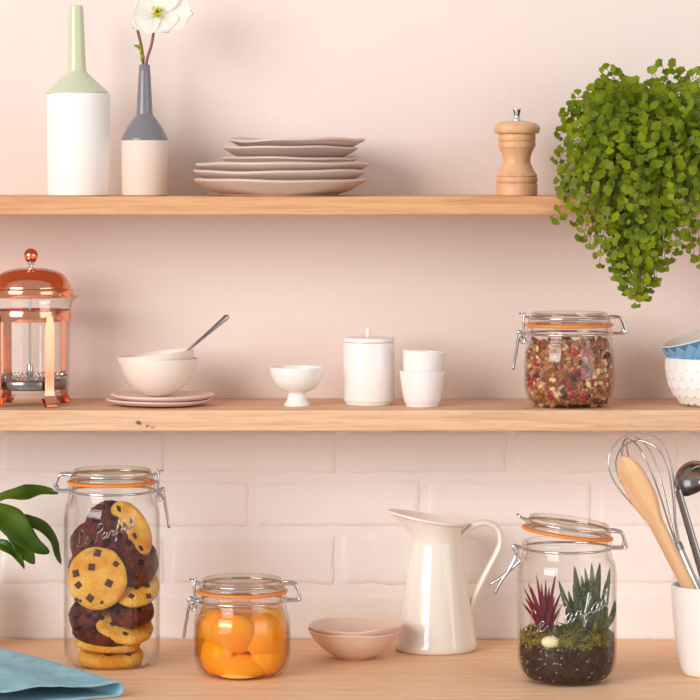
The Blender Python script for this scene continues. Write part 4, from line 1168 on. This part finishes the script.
# =================================================================== NAPKIN
E = P(124, 692, 0.335); E.z = 0
root = thing('linen_napkin', 'folded light blue linen napkin on the worktop corner', 'napkin', E)
F = Vector((X(-60, 0.15), -0.15, 0)) - E      # along the fold, away from the camera
Bv = Vector((-0.88, -0.42, 0)).normalized()      # away from the fold
Lf = F.length; fd = F.normalized()
def cloth(h_top, h_bot, L2, seed, inset):
    sec = []
    r_ = (h_top-h_bot)/2
    for i in range(15): sec.append((L2*(1-i/15), h_top + 1.5*math.sin(i*0.9+seed)*(1-i/15)))
    for i in range(11):
        a = math.pi*i/10; sec.append((r_*0.95*(1-math.sin(a)) + inset, (h_top+h_bot)/2 + r_*math.cos(a)))
    for i in range(1, 16): sec.append((L2*i/15 + inset, h_bot))
    rows = []
    for j in range(31):
        u_ = j/30; p = fd*(Lf*u_*1.0)
        lift = 0.010*math.sin(min(1, u_*1.1)*math.pi*0.5)
        row = []
        for (bb, hh) in sec:
            top = hh > (h_top+h_bot)/2 + 0.5
            wv = 1.6*noise.noise(Vector((u_*5, bb*0.03, seed))) + 0.7*noise.noise(Vector((u_*14, bb*0.09, seed+4)))
            z_ = hh*0.001*(1+0.4*u_) + (0.001*wv + lift*max(0.2, 1 - bb/150))*(1 if top else 0.0)
            sag = -0.0025*math.exp(-((bb-28)/16)**2)*(1-u_) if top else 0
            v = p + Bv*(bb*0.001)
            row.append((v.x, v.y, max(z_ + sag, 0.0006)))
        rows.append(row)
    b = MB(1); b.grid(rows); return b
o = cloth(14.0, 1.2, 150, 1.0, 0).obj('fold', 'linen', root, True, None); sd = o.modifiers.new('s', 'SOLIDIFY'); sd.thickness = 0.0011; sd.offset = 0
# =================================================================== LEAFY PLANT at the left edge
d = 0.075
lp = thing('leafy_plant', 'leafy green plant reaching in beside the cookie jar', 'plant', base(-48, d, 0))
LO = Vector(lp.location)
b = MB(); b.lathe(bowl_prof([(0, 0.5), (22, 0.4), (24, 0)] + cat2([(25, 1), (32, 25), (33, 50), (26, 76), (24, 84)], 4), 2.2), 40); b.obj('vase', 'white_glaze', lp)
stem_top = P(-22, 505, 0.075) - LO
b = MB(1); b.tube(cat([(0, 0, 0.02), (0.002, 0, 0.08), stem_top*0.7 + Vector((-0.004, 0, 0.02)), stem_top], 6), 0.0022, 8); b.obj('stem', 'broad_leaf', lp)
def blade(pts, W, fold, tilt, seed, peak=0.42):
    path = cat([P(px, py, dd) - LO for px, py, dd in pts], 7); n = len(path)
    rows = []
    for i in range(n):
        tn = (path[min(i+1, n-1)] - path[max(i-1, 0)]).normalized()
        face = Vector((tilt[0], -1, tilt[1])).normalized()
        side = tn.cross(face).normalized(); nr = side.cross(tn).normalized()
        q_ = i/(n-1)
        w = W*(q_/peak)**0.8 if q_ < peak else W*max(0, 1-((q_-peak)/(1-peak)))**0.75 * (1 + 0.3*((q_-peak)/(1-peak)))
        w = max(w, 0.0007)
        row = []
        for j in range(-4, 5):
            v = j/4
            row.append(path[i] + side*(w*v) + nr*(fold*w*abs(v) + 0.0012*math.sin(q_*16+seed)*v*abs(v)))
        rows.append(row)
    b = MB(1); b.grid(rows)
    o = b.obj('leaf', 'broad_leaf', lp, True, None); sd = o.modifiers.new('s', 'SOLIDIFY'); sd.thickness = 0.0006
blade([(-22, 505, .075), (-8, 502, .08), (6, 496, .085), (22, 494, .085), (40, 491, .08), (58, 493, .078)], 0.0085, 0.25, (0, 0.9), 1, 0.66)
blade([(-22, 506, .075), (-8, 510, .085), (6, 517, .095), (20, 532, .10), (34, 545, .10), (49, 553, .098)], 0.0145, 0.22, (0.2, 0.5), 2, 0.45)
blade([(-20, 508, .075), (2, 513, .07), (24, 520, .068), (42, 527, .066), (53, 540, .066), (57, 554, .066), (61, 564, .066)], 0.0064, 0.3, (0.3, 0.6), 3, 0.36)
blade([(-20, 508, .075), (-2, 518, .08), (12, 532, .082), (22, 545, .082), (28, 555, .082), (34, 564, .082)], 0.0095, 0.2, (0.3, 0.1), 4, 0.6)
blade([(-22, 520, .075), (-8, 540, .08), (4, 546, .085), (14, 553, .085), (20, 560, .085), (24, 569, .085)], 0.0058, 0.3, (0.2, 0.6), 5, 0.4)
